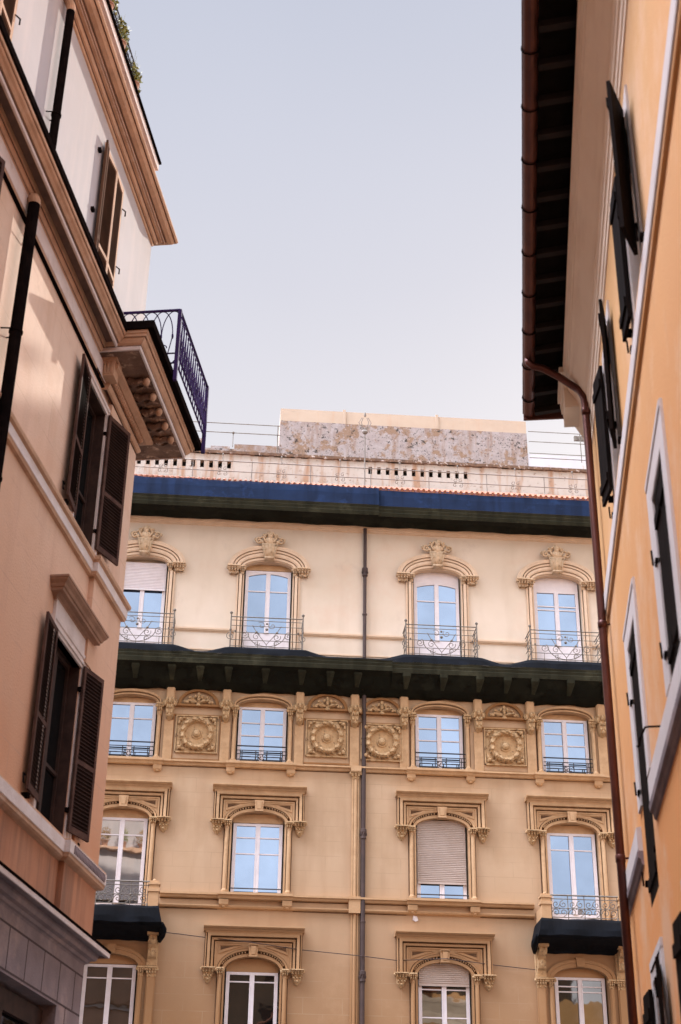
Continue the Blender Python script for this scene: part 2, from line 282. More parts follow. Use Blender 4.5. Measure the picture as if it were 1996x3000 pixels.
def thing(name, label, cat, base, rz, group=None):
    o = bpy.data.objects.new(name, None); C.objects.link(o); o.location = base; o.rotation_euler = (0, 0, rz)
    o['label'] = label; o['category'] = cat
    if group: o['group'] = group
    return o
def tag(o, label, cat, group=None, kind=None):
    if label: o['label'] = label
    if cat: o['category'] = cat
    if group: o['group'] = group
    if kind: o['kind'] = kind
    return o
def dup(root, parent, du, dv=0, S=-1):
    c = root.copy(); C.objects.link(c); c.parent = parent; c.location = (root.location.x + du, root.location.y, root.location.z + dv)
    for ch in list(root.children):
        d = ch.copy(); C.objects.link(d); d.parent = c
    return c
AF, AS = R(85.852), R(6.79)
DF, DL, DR = 40.0, 6.0, 1.35
nF = Vector((math.cos(AF), -math.sin(AF), 0)); nL = Vector((math.cos(AS), -math.sin(AS), 0)); nR = -nL
oF, oL, oR = -nF * DF, -nL * DL, -nR * DR
rzF, rzS = R(90) - AF, R(90) - AS

def holed_wall(mb, u0, u1, v0, v1, holes, depth=.3):
    us = sorted({u0, u1} | {h[0] for h in holes} | {h[1] for h in holes}); vs = sorted({v0, v1} | {h[2] for h in holes} | {h[3] for h in holes})
    us = [u for u in us if u0 <= u <= u1]; vs = [v for v in vs if v0 <= v <= v1]
    for i in range(len(us) - 1):
        for j in range(len(vs) - 1):
            a, b, c, d = us[i], us[i + 1], vs[j], vs[j + 1]; cu, cv = (a + b) / 2, (c + d) / 2
            if any(h[0] < cu < h[1] and h[2] < cv < h[3] for h in holes): continue
            mb.add([(a, c, 0), (b, c, 0), (b, d, 0), (a, d, 0)], [(0, 1, 2, 3)])
    for h in holes:
        if h[2] < v0 or h[3] > v1: continue
        a, b, c, d = h; mb.add([(a, c, 0), (b, c, 0), (b, d, 0), (a, d, 0), (a, c, -depth), (b, c, -depth), (b, d, -depth), (a, d, -depth)],
                               [(0, 1, 5, 4), (1, 2, 6, 5), (2, 3, 7, 6), (3, 0, 4, 7)])

# ================================================================== FAR BUILDING
S = -1
FB = thing('stucco_apartment_building', 'tall cream and ochre apartment building with arched window hoods, seen down the street', 'building', oF, rzF)
AX = [-3.03, .74, 5.89, 9.60]
AXX = AX + [-6.85, 13.35]                        # two further bays hidden behind the side buildings
def earc(a, b, n, v0, t0=math.pi, t1=0.0, u0=0.):
    return [(u0 + a * math.cos(t0 + (t1 - t0) * i / n), v0 + b * math.sin(t0 + (t1 - t0) * i / n)) for i in range(n + 1)]
HW = .74
rows = {1: (18.26, 20.90, 21.13), 2: (14.76, 16.45, 16.68), 3: (11.06, 13.09, 13.36), 4: (7.2, 9.05, 9.40)}
holes_top = []; holes_low = []
for a in AXX:
    holes_top.append((a - HW, a + HW, 18.26, 21.13))
    holes_low.append((a - HW, a + HW, 14.76, 16.68))
    fr = a in (AX[0], AX[3])
    holes_low.append((a - HW, a + HW, 10.4 if fr else 11.06, 13.36))
    holes_low.append((a - HW, a + HW, 7.0 if fr else 7.2, 9.40))
U0, U1 = -11.0, 17.0
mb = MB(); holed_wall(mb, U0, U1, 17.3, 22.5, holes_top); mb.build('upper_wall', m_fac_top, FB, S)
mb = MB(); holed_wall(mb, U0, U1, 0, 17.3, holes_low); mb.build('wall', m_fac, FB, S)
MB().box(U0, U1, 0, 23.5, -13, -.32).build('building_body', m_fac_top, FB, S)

def arc_infill(hw, vs, vt, w0=-.13, w1=0.0):     # masonry between the square opening and its segmental arch
    mb = MB(); n = 12; pts = earc(hw, vt - vs, n, vs)
    for i in range(n):
        (a, b), (c, d) = pts[i], pts[i + 1]
        mb.prism([(a, b), (c, d), (c, vt + .001), (a, vt + .001)], w0, w1)
    return mb
def capital(mb, u, v0, v1, hw, w=.16, pend=0.):
    h = v1 - v0
    mb.box(u - hw, u + hw, v1 - h * .16, v1, 0, w + .03)
    mb.loft([[(u - hw * k, v, 0), (u - hw * k, v, ww), (u + hw * k, v, ww), (u + hw * k, v, 0)] for v, k, ww in
             ((v1 - h * .16, .86, w * .9), (v1 - h * .5, .72, w * .62), (v0, .62, w * .5))])
    n = max(3, int(hw * 2 / .085))
    for i in range(n):
        x = u - hw * .85 + hw * 1.7 * (i + .5) / n
        mb.blob((x, v1 - h * .30, w * .85), (hw * .8 / n, h * .13, .05)); mb.blob((x, v1 - h * .55, w * .75), (hw * .7 / n, h * .16, .05))
        if i % 2: mb.blob((x, v0 + h * .12, w * .62), (hw * .7 / n, h * .12, .04))
    mb.blob((u - hw * .9, v1 - h * .27, w * .8), .045); mb.blob((u + hw * .9, v1 - h * .27, w * .8), .045)
    if pend:
        mb.loft([[(u - hw * k, v, 0), (u - hw * k * .6, v, ww), (u + hw * k * .6, v, ww), (u + hw * k, v, 0)] for v, k, ww in
                 ((v0, .72, w * .55), (v0 - pend * .4, .62, w * .55), (v0 - pend * .75, .34, w * .4), (v0 - pend, .08, .04))])
        for i in range(3): mb.blob((u + (i - 1) * hw * .45, v0 - pend * .12, w * .6), (hw * .18, pend * .16, .04))
        mb.blob((u, v0 - pend * .55, w * .55), (hw * .25, pend * .2, .04))
def window_frame(v0, v1, arch=None, hw=.69, trans=None, solid=0., w=-.20, mats=None, g=None, wide=.055, blind=None, blind_m=None, extra=None, parent=FB, axis=0., glassmat=None):
    """casement window; v relative to the facade; glass and blind are sub-parts"""
    mb = MB(); t = .055; hw_ = hw
    mb.box(-hw, -hw + .095, v0, v1, w, w + t); mb.box(hw - .095, hw, v0, v1, w, w + t)
    mb.box(-hw + .095, hw - .095, v1 - .07, v1, w, w + t); mb.box(-hw + .095, hw - .095, v0, v0 + .08 + solid, w, w + t - .004)
    mb.box(-.065, .065, v0 + .08 + solid, v1 - .07, w - .002, w + t + .02)
    for x in (-1, 1): mb.box(x * .045 - .012, x * .045 + .012, v0 + .08 + solid, v1 - .07, w, w + t + .03)
    for tr in (trans or []):
        for a, b in ((-hw + .095, -.065), (.065, hw - .095)): mb.box(a, b, tr - .016, tr + .016, w + .005, w + t - .012)
    if solid:
        for a, b in ((-hw + .16, -.11), (.11, hw - .16)): mb.box(a, b, v0 + .13, v0 + solid, w + t - .02, w + t + .006)
    if arch:                                      # rounded head of the casements
        n = 6
        for sgn in (-1, 1):
            for i in range(n):
                x0 = .065 + (hw - .16) * i / n; x1 = .065 + (hw - .16) * (i + 1) / n
                y = lambda x: v1 - .07 - arch * (x / hw) ** 2 * 1.3 - .02
                mb.prism([(sgn * x0, y(x0)), (sgn * x1, y(x1)), (sgn * x1, v1 - .07), (sgn * x0, v1 - .07)], w + .006, w + t - .006)
    o = mb.build('window', m_frame, parent, S, (axis, 0, 0))
    gm = MB(); gm.box(-hw + .06, -.03, v0 + .05 + solid, v1 - .03, w + .008, w + .018); gm.build('pane', glassmat or m_glass, o, S)
    gm = MB(); gm.box(.03, hw - .06, v0 + .05 + solid, v1 - .03, w + .008, w + .018); gm.build('pane', glassmat or m_glass, o, S)
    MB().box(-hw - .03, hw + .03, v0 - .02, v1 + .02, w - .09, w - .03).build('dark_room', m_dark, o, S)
    if blind is not None:                         # (top, bottom)
        bm_ = MB(); k = int((blind[0] - blind[1]) / .052)
        bm_.box(-hw + .01, hw - .01, blind[1] - .01, blind[0], w + t + .03, w + t + .04)
        for i in range(k):
            v = blind[1] + .04 + (blind[0] - blind[1] - .04) * (i + .5) / k
            bm_.blob((0, v, w + t + .045), (hw - .01, .021, .016), n=4, k=4) if False else bm_.prof_u([(w + t + .04, v - .023), (w + t + .058, v - .012), (w + t + .058, v + .010), (w + t + .04, v + .022)], -hw + .01, hw - .01)
        bm_.box(-hw + .01, hw - .01, blind[1] - .03, blind[1] + .025, w + t + .036, w + t + .066)
        bm_.build('roller_blind', blind_m or m_blind, o, S)
    return o
def spiral(cu, cv, r0, turns, a0, sgn=1, n=22, w=0.):
    return [(cu + r0 * (1 - .82 * i / n) * math.cos(a0 + sgn * turns * 2 * math.pi * i / n), cv + r0 * (1 - .82 * i / n) * math.sin(a0 + sgn * turns * 2 * math.pi * i / n), w) for i in range(n + 1)]

# ---- row 1: french windows with basket arched hoods
def hood_one():
    mb = MB(); n = 20
    prof = [(0, -.10), (0, .06), (.06, .07), (.06, .10), (.20, .10), (.20, .03, 1), (.255, .03), (.255, .115), (.34, .13), (.48, .13), (.48, .05, 1), (.535, .05), (.535, .14), (.64, .15), (.64, .08, 1), (.69, .08), (.69, .17), (.86, .19), (.90, .13), (1.0, .12), (1.0, 0)]
    k0 = len(mb.f); mb.loft([[(a, b, q[1]) for a, b in earc(.74 + .51 * q[0], .235 + .53 * q[0], n, 20.885)] for q in prof])
    for r_i, q in enumerate(prof):
        if len(q) > 2:
            for jj in range(n): mb.m[k0 + r_i * n + jj] = 1
    for sg in (-1, 1):                            # jamb strips
        for (a, b, w) in ((.735, .775, .04), (.80, .88, .09), (.905, .96, .045)):
            u0, u1 = sorted((sg * a, sg * b)); mb.box(u0, u1, 18.0, 20.66, -.02, w)
        mb.mi = 1; u0, u1 = sorted((sg * .775, sg * .905)); mb.box(u0, u1, 18.0, 20.66, -.02, .006); mb.mi = 0
        u0, u1 = sorted((sg * .70, sg * 1.0)); mb.box(u0, u1, 18.0, 18.20, 0, .11)
    return mb
def crest():
    mb = MB()
    mb.prism([(-.13, 21.14), (.13, 21.14), (.25, 21.64), (-.25, 21.64)], 0, .21)
    for i in range(4): mb.tube([(-.12 + .08 * i, 21.17, .215), (-.19 + .127 * i, 21.60, .22)], .018, 4)
    mb.box(-.15, .15, 21.12, 21.17, 0, .235)
    mb.blob((0, 21.73, .13), (.20, .16, .12), 8, 6)
    for i in range(7):
        a = math.pi * (i + .5) / 7; mb.blob((.17 * math.cos(a), 21.84 + .17 * math.sin(a), .15), (.05, .07, .06))
    mb.blob((0, 21.90, .20), (.09, .12, .07)); mb.blob((0, 22.06, .12), (.045, .06, .05))
    for sg in (-1, 1):
        mb.tube([(sg * .12, 21.66, .2), (sg * .22, 21.86, .19), (sg * .34, 21.80, .18)], .035, 5)
        mb.tube(spiral(sg * .33, 21.74, .115, 1.3, math.pi / 2, -sg, 12, .17), .032, 5)
        mb.blob((sg * .24, 21.68, .19), (.06, .05, .05)); mb.blob((sg * .44, 21.83, .10), (.05, .06, .05)); mb.blob((sg * .20, 21.97, .12), .05)
    return mb
def balcony_one():
    mb = MB(); w = .72; r = .011; L_ = 1.055
    top = 18.97
    for v in (18.97, 18.86, 18.69, 18.48, 18.24, 18.05):
        rr = .017 if v == top else r
        mb.tube([(-L_, v, w), (L_, v, w)], rr, 4)
        for sg in (-1, 1): mb.tube([(sg * L_, v, w), (sg * L_, v, .02)], rr, 4)
    for sg in (-1, 1):
        mb.tube([(sg * L_, 17.80, w), (sg * L_, 19.05, w)], .021, 5); mb.blob((sg * L_, 19.09, w), .046); mb.tube([(sg * L_, 17.8, .3), (sg * L_, 18.97, .3)], .012, 4)
        mb.blob((sg * L_, 18.55, w), (.035, .05, .035)); mb.tube(spiral(sg * L_, 18.35, .13, 1.4, 1.5, 1, 14, w), .010, 4)
    for u in (-.66, -.25, .25, .66): mb.tube([(u, 17.85, w), (u, 18.24, w)], .009, 4)
    mb.tube([(0, 17.85, w), (0, 18.12, w)], .010, 4)
    for sg in (-1, 1):
        mb.tube([(sg * .55 * math.cos(a) * (1 if True else 0), 18.48 - .42 * math.sin(a), w) for a in [math.pi / 2 * i / 8 for i in range(9)]], .012, 4)
        mb.tube(spiral(sg * .64, 18.40, .13, 1.5, 1.2, sg, 16, w), .010, 4)
        mb.tube(spiral(sg * .30, 18.36, .12, 1.3, .4, -sg, 16, w), .010, 4)
        mb.tube(spiral(sg * .16, 18.72, .12, 1.1, 2.4, sg, 14, w), .009, 4)
        mb.tube(spiral(sg * .28, 18.15, .09, 1.2, 0, sg, 12, w), .009, 4)
        mb.tube([(0, 18.12, w), (sg * .3, 18.5, w), (sg * .42, 18.72, w)], .010, 4)
        mb.blob((sg * .3, 18.5, w), .04); mb.blob((sg * .92, 18.52, w), .03)
    mb.blob((0, 18.60, w), .045); mb.blob((0, 18.78, w), .035)
    return mb
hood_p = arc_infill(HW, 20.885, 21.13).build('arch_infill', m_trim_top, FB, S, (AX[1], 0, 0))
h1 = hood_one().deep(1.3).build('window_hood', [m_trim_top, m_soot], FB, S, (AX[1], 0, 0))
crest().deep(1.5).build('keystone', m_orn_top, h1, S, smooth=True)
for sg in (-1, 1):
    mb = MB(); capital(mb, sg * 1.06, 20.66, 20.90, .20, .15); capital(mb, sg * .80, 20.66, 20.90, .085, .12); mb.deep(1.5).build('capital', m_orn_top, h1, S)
bal1 = balcony_one().build('balcony_railing', m_iron2, FB, S, (AX[1], 0, 0))
for a in AXX:
    if a == AX[1]: continue
    dup(hood_p, FB, a - AX[1]); dup(h1, FB, a - AX[1]); dup(bal1, FB, a - AX[1])
window_frame(18.26, 20.90, arch=.10, trans=[20.22], solid=.50, axis=AX[1])
window_frame(18.26, 20.95, trans=[20.22], solid=.50, axis=AX[0], blind=(20.98, 20.09), blind_m=m_frame)
window_frame(18.26, 20.80, arch=.10, trans=[20.15], solid=.50, axis=AX[2])
window_frame(18.26, 20.68, trans=[20.16, 20.04], solid=.50, axis=AX[3])
for a in AXX[4:]: window_frame(18.26, 20.90, trans=[20.22], solid=.5, axis=a)

# ---- row 2: windows between carved panels
def surround_two():
    mb = MB(); n = 16
    prof = [(0, -.10), (0, .055), (.28, .06), (.28, .01, 1), (.46, .01), (.46, .10), (.85, .12), (.85, .05, 1), (1.0, .05), (1.0, 0)]
    k0 = len(mb.f); mb.loft([[(a, b, q[1]) for a, b in [(-(.74 + .12 * q[0]), 16.42)] + earc(.74 + .12 * q[0], .225 + .15 * q[0], n, 16.455) + [(.74 + .12 * q[0], 16.42)]] for q in prof])
    for r_i, q in enumerate(prof):
        if len(q) > 2:
            for jj in range(n + 2): mb.m[k0 + r_i * (n + 2) + jj] = 1
    for sg in (-1, 1):                            # slim round columns
        mb.lathe_v((sg * .80, .035), [(.085, 14.78), (.085, 14.83), (.06, 14.87), (.058, 16.05), (.075, 16.10)], 10)
        u0, u1 = sorted((sg * .70, sg * .90)); mb.box(u0, u1, 14.74, 14.79, 0, .13)
        mb.mi = 1; u0, u1 = sorted((sg * .742, sg * .885)); mb.box(u0, u1, 14.79, 16.2, -.01, .005); mb.mi = 0
    return mb
def guard_two():
    mb = MB(); w = .10
    for v, r in ((15.24, .020), (15.11, .013), (15.0, .013), (14.84, .012)): mb.tube([(-.72, v, w), (.72, v, w)], r, 4)
    for u in (-.60, -.55, -.16, .16, .55, .60): mb.tube([(u, 14.76, w), (u, 15.11, w)], .013, 4)
    for u in (-.42, .42):
        mb.tube([(u - .12, 14.93, w), (u + .12, 14.93, w)], .011, 4)
    for sg in (-1, 1):
        mb.tube(spiral(sg * .075, 14.95, .07, 1, 0, sg, 10, w), .012, 4); mb.tube(spiral(sg * .075, 14.84, .06, 1, 0, -sg, 10, w), .012, 4)
    return mb
sp2 = arc_infill(HW, 16.455, 16.68).build('arch_infill', m_trim, FB, S, (AX[1], 0, 0))
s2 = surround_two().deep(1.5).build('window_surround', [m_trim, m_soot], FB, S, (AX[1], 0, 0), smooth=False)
for sg in (-1, 1):
    mb = MB(); capital(mb, sg * .80, 16.10, 16.44, .10, .13); mb.build('capital', m_orn, s2, S)
g2 = guard_two().build('window_guard_rail', m_iron, FB, S, (AX[1], 0, 0))
for a in AXX:
    if a != AX[1]: dup(sp2, FB, a - AX[1]); dup(s2, FB, a - AX[1]); dup(g2, FB, a - AX[1])
window_frame(14.76, 16.50, trans=[16.02], axis=AX[0]); window_frame(14.76, 16.50, trans=[16.02, 15.64], axis=AX[1])
window_frame(14.76, 16.50, trans=[16.06, 15.70], axis=AX[2]); window_frame(14.76, 16.50, trans=[16.06, 15.70], axis=AX[3])
for a in AXX[4:]: window_frame(14.76, 16.5, trans=[16.02], axis=a)
def pilaster():                                   # panelled pilaster with a carved head bracket, relative to its axis
    mb = MB(); mb.box(-.125, .125, 16.35, 16.95, 0, .09); mb.box(-.10, .10, 16.40, 16.93, .09, .115); mb.box(-.13, .13, 14.76, 15.95, 0, .04)
    return mb
def pil_head():
    mb = MB(); mb.loft([[(-k, v, 0), (-k * .8, v, w), (k * .8, v, w), (k, v, 0)] for v, k, w in ((16.50, .15, .16), (16.34, .13, .13), (16.20, .12, .20), (16.02, .10, .16), (15.93, .05, .06), (15.89, .01, .02))])
    for sg in (-1, 1):
        mb.blob((sg * .13, 16.40, .14), (.055, .09, .06)); mb.blob((sg * .09, 16.52, .13), (.045, .07, .05)); mb.blob((sg * .06, 16.28, .21), (.035, .05, .04))
        mb.blob((sg * .06, 16.10, .19), (.03, .045, .03)); mb.tube([(sg * .15, 16.33, .13), (sg * .19, 16.45, .12), (sg * .15, 16.52, .11)], .025, 4)
    for i in range(5): mb.blob((-.08 + .04 * i, 16.24, .20), (.016, .03, .03))
    mb.blob((0, 16.46, .17), (.05, .09, .06)); mb.blob((0, 16.03, .18), (.045, .05, .03))
    return mb
pil = pilaster().deep(1.5).build('pilaster', m_trim, FB, S, (1.80, 0, 0)); pil_head().deep(1.5).build('carved_bracket', m_orn, pil, S)
for u in (-1.94, -.32, 3.40, 4.84, 7.01, 8.555, 10.66, -5.8, -7.9, 12.3, 14.4): dup(pil, FB, u - 1.80)
def medallion():
    mb = MB(); mb.box(-.56, .56, -.51, .51, 0, .03)
    mb.sweep([(-.575, -.525), (-.575, .525), (.575, .525), (.575, -.525), (-.575, -.525)], [(0, 0), (0, .05), (.035, .05), (.035, 0)], False)
    mb.disc((0, 0), [(.47, .03), (.46, .10), (.42, .13), (.36, .12), (.345, .06), (.33, .045), (.16, .05), (.15, .07), (.12, .075), (.11, .06), (.10, .10), (.05, .14), (.0, .145)], 28)
    rnd = random.Random(5)
    for i in range(12):                           # leafy wreath of overlapping sprays
        a = 2 * math.pi * i / 12 + rnd.uniform(-.05, .05); r0 = .405 + rnd.uniform(-.01, .01)
        mb.tube([((r0 + dr) * math.cos(a + t), (r0 + dr) * math.sin(a + t), w) for t, dr, w in ((0, -.03, .07), (.14, 0, .12), (.30, .02, .13), (.46, .04, .08))], [.025, .062, .058, .02], 6)
        for t in (.12, .34): mb.tube([((r0 + .03) * math.cos(a + t), (r0 + .03) * math.sin(a + t), .10), ((r0 + .10) * math.cos(a + t + .10), (r0 + .10) * math.sin(a + t + .10), .05)], [.03, .014], 5)
        mb.tube([((r0 - .03) * math.cos(a + .2), (r0 - .03) * math.sin(a + .2), .10), ((r0 - .085) * math.cos(a + .28), (r0 - .085) * math.sin(a + .28), .05)], [.025, .012], 5)
    for su in (-1, 1):
        for sv in (-1, 1):
            mb.blob((su * .47, sv * .42, .07), (.07, .06, .05)); mb.blob((su * .51, sv * .33, .06), (.04, .07, .04)); mb.blob((su * .38, sv * .46, .06), (.07, .035, .04)); mb.tube([(su * .52, sv * .47, .05), (su * .42, sv * .38, .09)], .03, 4)
    return mb
def lunette():
    mb = MB(); n = 14
    mb.loft([[(a, b, w) for a, b in earc(.50 + .10 * t, .40 + .07 * t, n, 0)] for t, w in ((0, .02), (0, .07), (.5, .09), (1, .07), (1, 0))])
    mb.box(-.66, .66, -.06, 0, 0, .09)
    return mb
def lun_orn():
    mb = MB()
    for sg in (-1, 1):
        mb.tube([(0, .05, .06), (sg * .15, .10, .07), (sg * .28, .12, .07), (sg * .42, .04, .05)], [.03, .05, .04, .02], 5)
        mb.tube(spiral(sg * .17, .13, .10, 1.2, 0, sg, 12, .07), .026, 4); mb.blob((sg * .33, .07, .06), (.07, .05, .04)); mb.blob((sg * .09, .24, .06), (.05, .06, .04)); mb.blob((sg * .25, .21, .05), (.06, .04, .04)); mb.blob((sg * .40, .09, .05), (.04, .035, .03))
    mb.blob((0, .17, .08), (.055, .09, .05)); mb.blob((0, .31, .06), (.05, .07, .04)); mb.blob((0, -.02, .09), (.08, .045, .04))
    return mb
def panel():                                      # sunk panel border round each medallion, relative to medallion centre
    mb = MB(); mb.sweep([(-.655, -.72), (-.655, .55), (.655, .55), (.655, -.72), (-.655, -.72)], [(0, 0), (0, .035), (.05, .035), (.05, 0)], False); return mb
med = medallion().deep(1.6).build('carved_medallion', m_orn, FB, S, (-1.13, 15.545, 0), smooth=False)
pn = panel().build('panel_border', m_trim, FB, S, (-1.13, 15.545, 0))
lu = lunette().deep(1.5).build('lunette', m_trim, FB, S, (-1.13, 16.43, 0)); lun_orn().deep(1.5).build('leaf_carving', m_orn, lu, S)
for u, dv in ((2.60, .03), (4.19, -.03), (7.785, -.02), (-8.9, 0), (11.5, 0)):
    dup(med, FB, u + 1.13, dv); dup(pn, FB, u + 1.13, dv); dup(lu, FB, u + 1.13, dv)
# string course 2, sill shelves and corbels
mb = MB(); mb.prof_u([(0, 14.60), (.05, 14.62), (.07, 14.68), (.12, 14.70), (.12, 14.745), (0, 14.75)], U0, U1)
for a in AXX: mb.prof_u([(.0, 14.595), (.10, 14.60), (.13, 14.66), (.17, 14.69), (.17, 14.755), (0, 14.757)], a - 1.0, a + 1.0)
mb.mi = 1; mb.box(U0, U1, 14.585, 14.602, 0, .012); mb.deep(1.4).build('string_course', [m_trim, m_soot], FB, S)
def corbel(mb, u, v1, h, hw, w):
    mb.loft([[(u - hw * k, v, 0), (u - hw * k, v, ww), (u + hw * k, v, ww), (u + hw * k, v, 0)] for v, k, ww in ((v1, 1, w), (v1 - h * .6, 1, w * .95), (v1 - h * .8, .8, w * .75), (v1 - h, .5, w * .3))]); mb.blob((u, v1 - h * .85, w * .5), (hw * .5, h * .2, w * .4))
for a in AXX:
    for sg in (-1, 1): mb = MB(); corbel(mb, a + sg * .855, 14.60, .19, .12, .12); mb.build('sill_corbel', m_trim, FB, S)

# ---- rows 3 and 4: square hoods over segmental arches
def hood_sq(half, top, cap, capb, frame_top, arch_top, bottom, dent=True):
    """square label hood; all heights absolute, relative to window axis"""
    mb = MB(); h = half
    path = [(-h + .30, cap), (-h + .30, top - .36), (h - .30, top - .36), (h - .30, cap)]
    mb.sweep(path, [(-.06, 0), (-.06, .05), (-.02, .055), (-.02, .015, 1), (.012, .015), (.012, .09), (.07, .10), (.07, .03, 1), (.105, .03), (.105, .15), (.18, .16), (.18, .07, 1), (.21, .07), (.21, .11), (.24, .11), (.24, 0, 1), (.262, .002)], False)
    mb.prof_u([(0, top - .12), (.15, top - .12), (.17, top - .08), (.22, top - .06), (.25, top - .03), (.25, top), (0, top + .03)], -h, h)
    mb.prof_u([(0, top - .17), (.13, top - .17), (.14, top - .12), (0, top - .12)], -h + .05, h - .05)
    n = 16
    sp = frame_top + .0                           # spandrel plate with its arch
    oa, ob = .74, arch_top - sp
    ring = [(0, -.10), (0, .04), (.30, .045), (.30, .01, 1), (.56, .01), (.56, .075), (.76, .09), (.76, .03, 1), (.84, .03), (.84, .045), (1.0, .045)]
    k0 = len(mb.f); mb.loft([[(a, b, q[1]) for a, b in earc(oa + .26 * q[0], ob + .27 * q[0], n, sp)] for q in ring])
    for r_i, q in enumerate(ring):
        if len(q) > 2:
            for jj in range(n): mb.m[k0 + r_i * n + jj] = 1
    # flat fill from the ring to the frame
    pts = earc(1.0, ob + .27, n, sp)
    for i in range(n):
        (a, b), (c, d) = pts[i], pts[i + 1]; mb.add([(a, b, .04), (c, d, .04), (c, top - .41, .04), (a, top - .41, .04)], [(0, 1, 2, 3)])
    for sg in (-1, 1):                            # sunk spandrel triangles
        mb.sweep([(sg * .30, top - .47), (sg * .90, top - .47), (sg * .90, top - .66), (sg * .30, top - .47)], [(0, .04), (0, .06), (sg * .02, .06), (sg * .02, .04)], False)
        mb.mi = 1; mb.add([(sg * .52, top - .495, .043), (sg * .875, top - .495, .043), (sg * .875, top - .60, .043)], [(0, 1, 2)]); mb.mi = 0
        u0, u1 = sorted((sg * .735, sg * .785)); mb.box(u0, u1, bottom, cap, -.04, .04)
        mb.mi = 1; u0, u1 = sorted((sg * .785, sg * .95)); mb.box(u0, u1, bottom, cap, -.02, .004); mb.mi = 0
        mb.lathe_v((sg * .865, .045), [(.09, bottom), (.09, bottom + .06), (.062, bottom + .11), (.058, capb + .30), (.075, capb + .33)], 10)
    if dent:
        for i in range(26):
            t = math.pi * (.10 + .80 * i / 25)
            if abs(math.cos(t)) < .16: continue
            a, b = (oa + .26 * .42) * math.cos(t), (ob + .27 * .42) * math.sin(t) + sp; mb.blob((a, b, .05), (.021, .030, .03), 5, 3)
    return mb
def key_sq(arch_top):
    mb = MB(); mb.prism([(-.105, arch_top - .02), (.105, arch_top - .02), (.135, arch_top + .285), (-.135, arch_top + .285)], 0, .13)
    mb.box(-.115, .115, arch_top - .03, arch_top + .01, 0, .15); mb.prism([(-.05, arch_top + .03), (.05, arch_top + .03), (.07, arch_top + .25), (-.07, arch_top + .25)], .13, .15); return mb
def bay_sq(a, half, top, capv, frame_top, arch_top, bottom, key_orn=False):
    arc_infill(HW, frame_top, arch_top).build('arch_infill', m_trim, FB, S, (a, 0, 0))
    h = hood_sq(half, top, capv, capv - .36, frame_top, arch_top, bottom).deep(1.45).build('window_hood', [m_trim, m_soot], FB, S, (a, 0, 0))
    k = key_sq(arch_top)
    if key_orn: capital(k, 0, arch_top + .17, arch_top + .30, .12, .13)
    k.deep(1.5).build('keystone', m_trim, h, S)
    for sg in (-1, 1):
        mb = MB(); capital(mb, sg * (half - .17), capv - .19, capv, .185, .15, pend=.20); capital(mb, sg * .865, capv - .24, capv, .10, .12); mb.deep(1.5).build('capital', m_orn, h, S)
for a in AXX:
    fr = a in (AX[0], AX[3])
    bay_sq(a, 1.315, 14.04, 13.07, 13.08, 13.36, 10.45 if fr else 11.06)
for a in (AX[1], AX[2], AXX[4], AXX[5]): bay_sq(a, 1.35, 10.15, 9.08, 9.05, 9.40, 7.2, key_orn=True)
window_frame(10.4, 13.10, trans=[12.62], solid=.25, axis=AX[0], glassmat=m_glass_clear); window_frame(11.06, 13.06, trans=[12.66, 12.21], axis=AX[1])
window_frame(11.06, 13.3, trans=[12.66], axis=AX[2], blind=(13.33, 11.56), blind_m=m_blind_d); window_frame(10.4, 13.10, trans=[12.62], solid=.35, axis=AX[3])
for a in AXX[4:]: window_frame(11.06, 13.1, trans=[12.66], axis=a)
for a in (AX[1], AX[2]): mb = MB(); mb.tube([(a - .72, 11.21, .03), (a + .72, 11.21, .03)], .018, 5); mb.build('window_bar', m_iron, FB, S)
window_frame(7.0, 9.13, trans=[8.78], axis=AX[0], glassmat=m_glass_dark); window_frame(7.2, 9.03, trans=[8.78], axis=AX[1], glassmat=m_glass_dark)
window_frame(7.2, 8.98, trans=[8.72, 8.0], axis=AX[2], blind=(9.40, 8.83), blind_m=m_blind_d, glassmat=m_glass_dark); window_frame(7.0, 9.14, trans=[8.76, 8.9], axis=AX[3], glassmat=m_glass_dark)
for a in AXX[4:]: window_frame(7.2, 9.0, trans=[8.76], axis=a, glassmat=m_glass_dark)
# blind boxes inside the arch heads
def bbox_(a, v0, v1, d=-.17): MB().box(a - .70, a + .70, v0, v1, -.24, d).build('blind_box', m_trim, FB, S)
for a in (AX[0], AX[1], AX[3]): bbox_(a, 13.085, 13.34)
for a in AX: bbox_(a, 16.505, 16.66)
for a in (AX[0], AX[1], AX[3]): bbox_(a, 9.15 if a != AX[1] else 9.04, 9.38)
bbox_(AX[1], 20.93, 21.12)
for a, v in ((AX[2], 20.80), (AX[3], 20.68)): MB().box(a - .69, a + .69, v, 21.12, -.19, -.15).build('head_board', m_frame, FB, S)
# string course 3 with sills
mb = MB()
fl = [(-1.85, AX[1] - 1.02), (AX[1] + 1.02, AX[2] - 1.02), (AX[2] + 1.02, 8.40), (10.75, U1), (U0, -4.25)]
for (x0, x1) in fl:
    mb.prof_u([(0, 10.90), (.07, 10.92), (.09, 10.98), (.12, 10.99), (.12, 11.04), (0, 11.05)], x0, x1); mb.prof_u([(0, 10.64), (.06, 10.66), (.08, 10.70), (.08, 10.73), (0, 10.74)], x0, x1)
for a in (AX[1], AX[2]):
    mb.prof_u([(0, 10.88), (.12, 10.90), (.14, 10.97), (.19, 10.99), (.19, 11.055), (0, 11.06)], a - 1.02, a + 1.02); mb.prof_u([(0, 10.64), (.06, 10.66), (.08, 10.70), (.08, 10.73), (0, 10.74)], a - 1.02, a + 1.02)
    for sg in (-1, 1): corbel(mb, a + sg * .86, 10.88, .22, .13, .13)
mb.mi = 1
for (x0, x1) in fl: mb.box(x0, x1, 10.885, 10.903, 0, .015); mb.box(x0, x1, 10.625, 10.642, 0, .012)
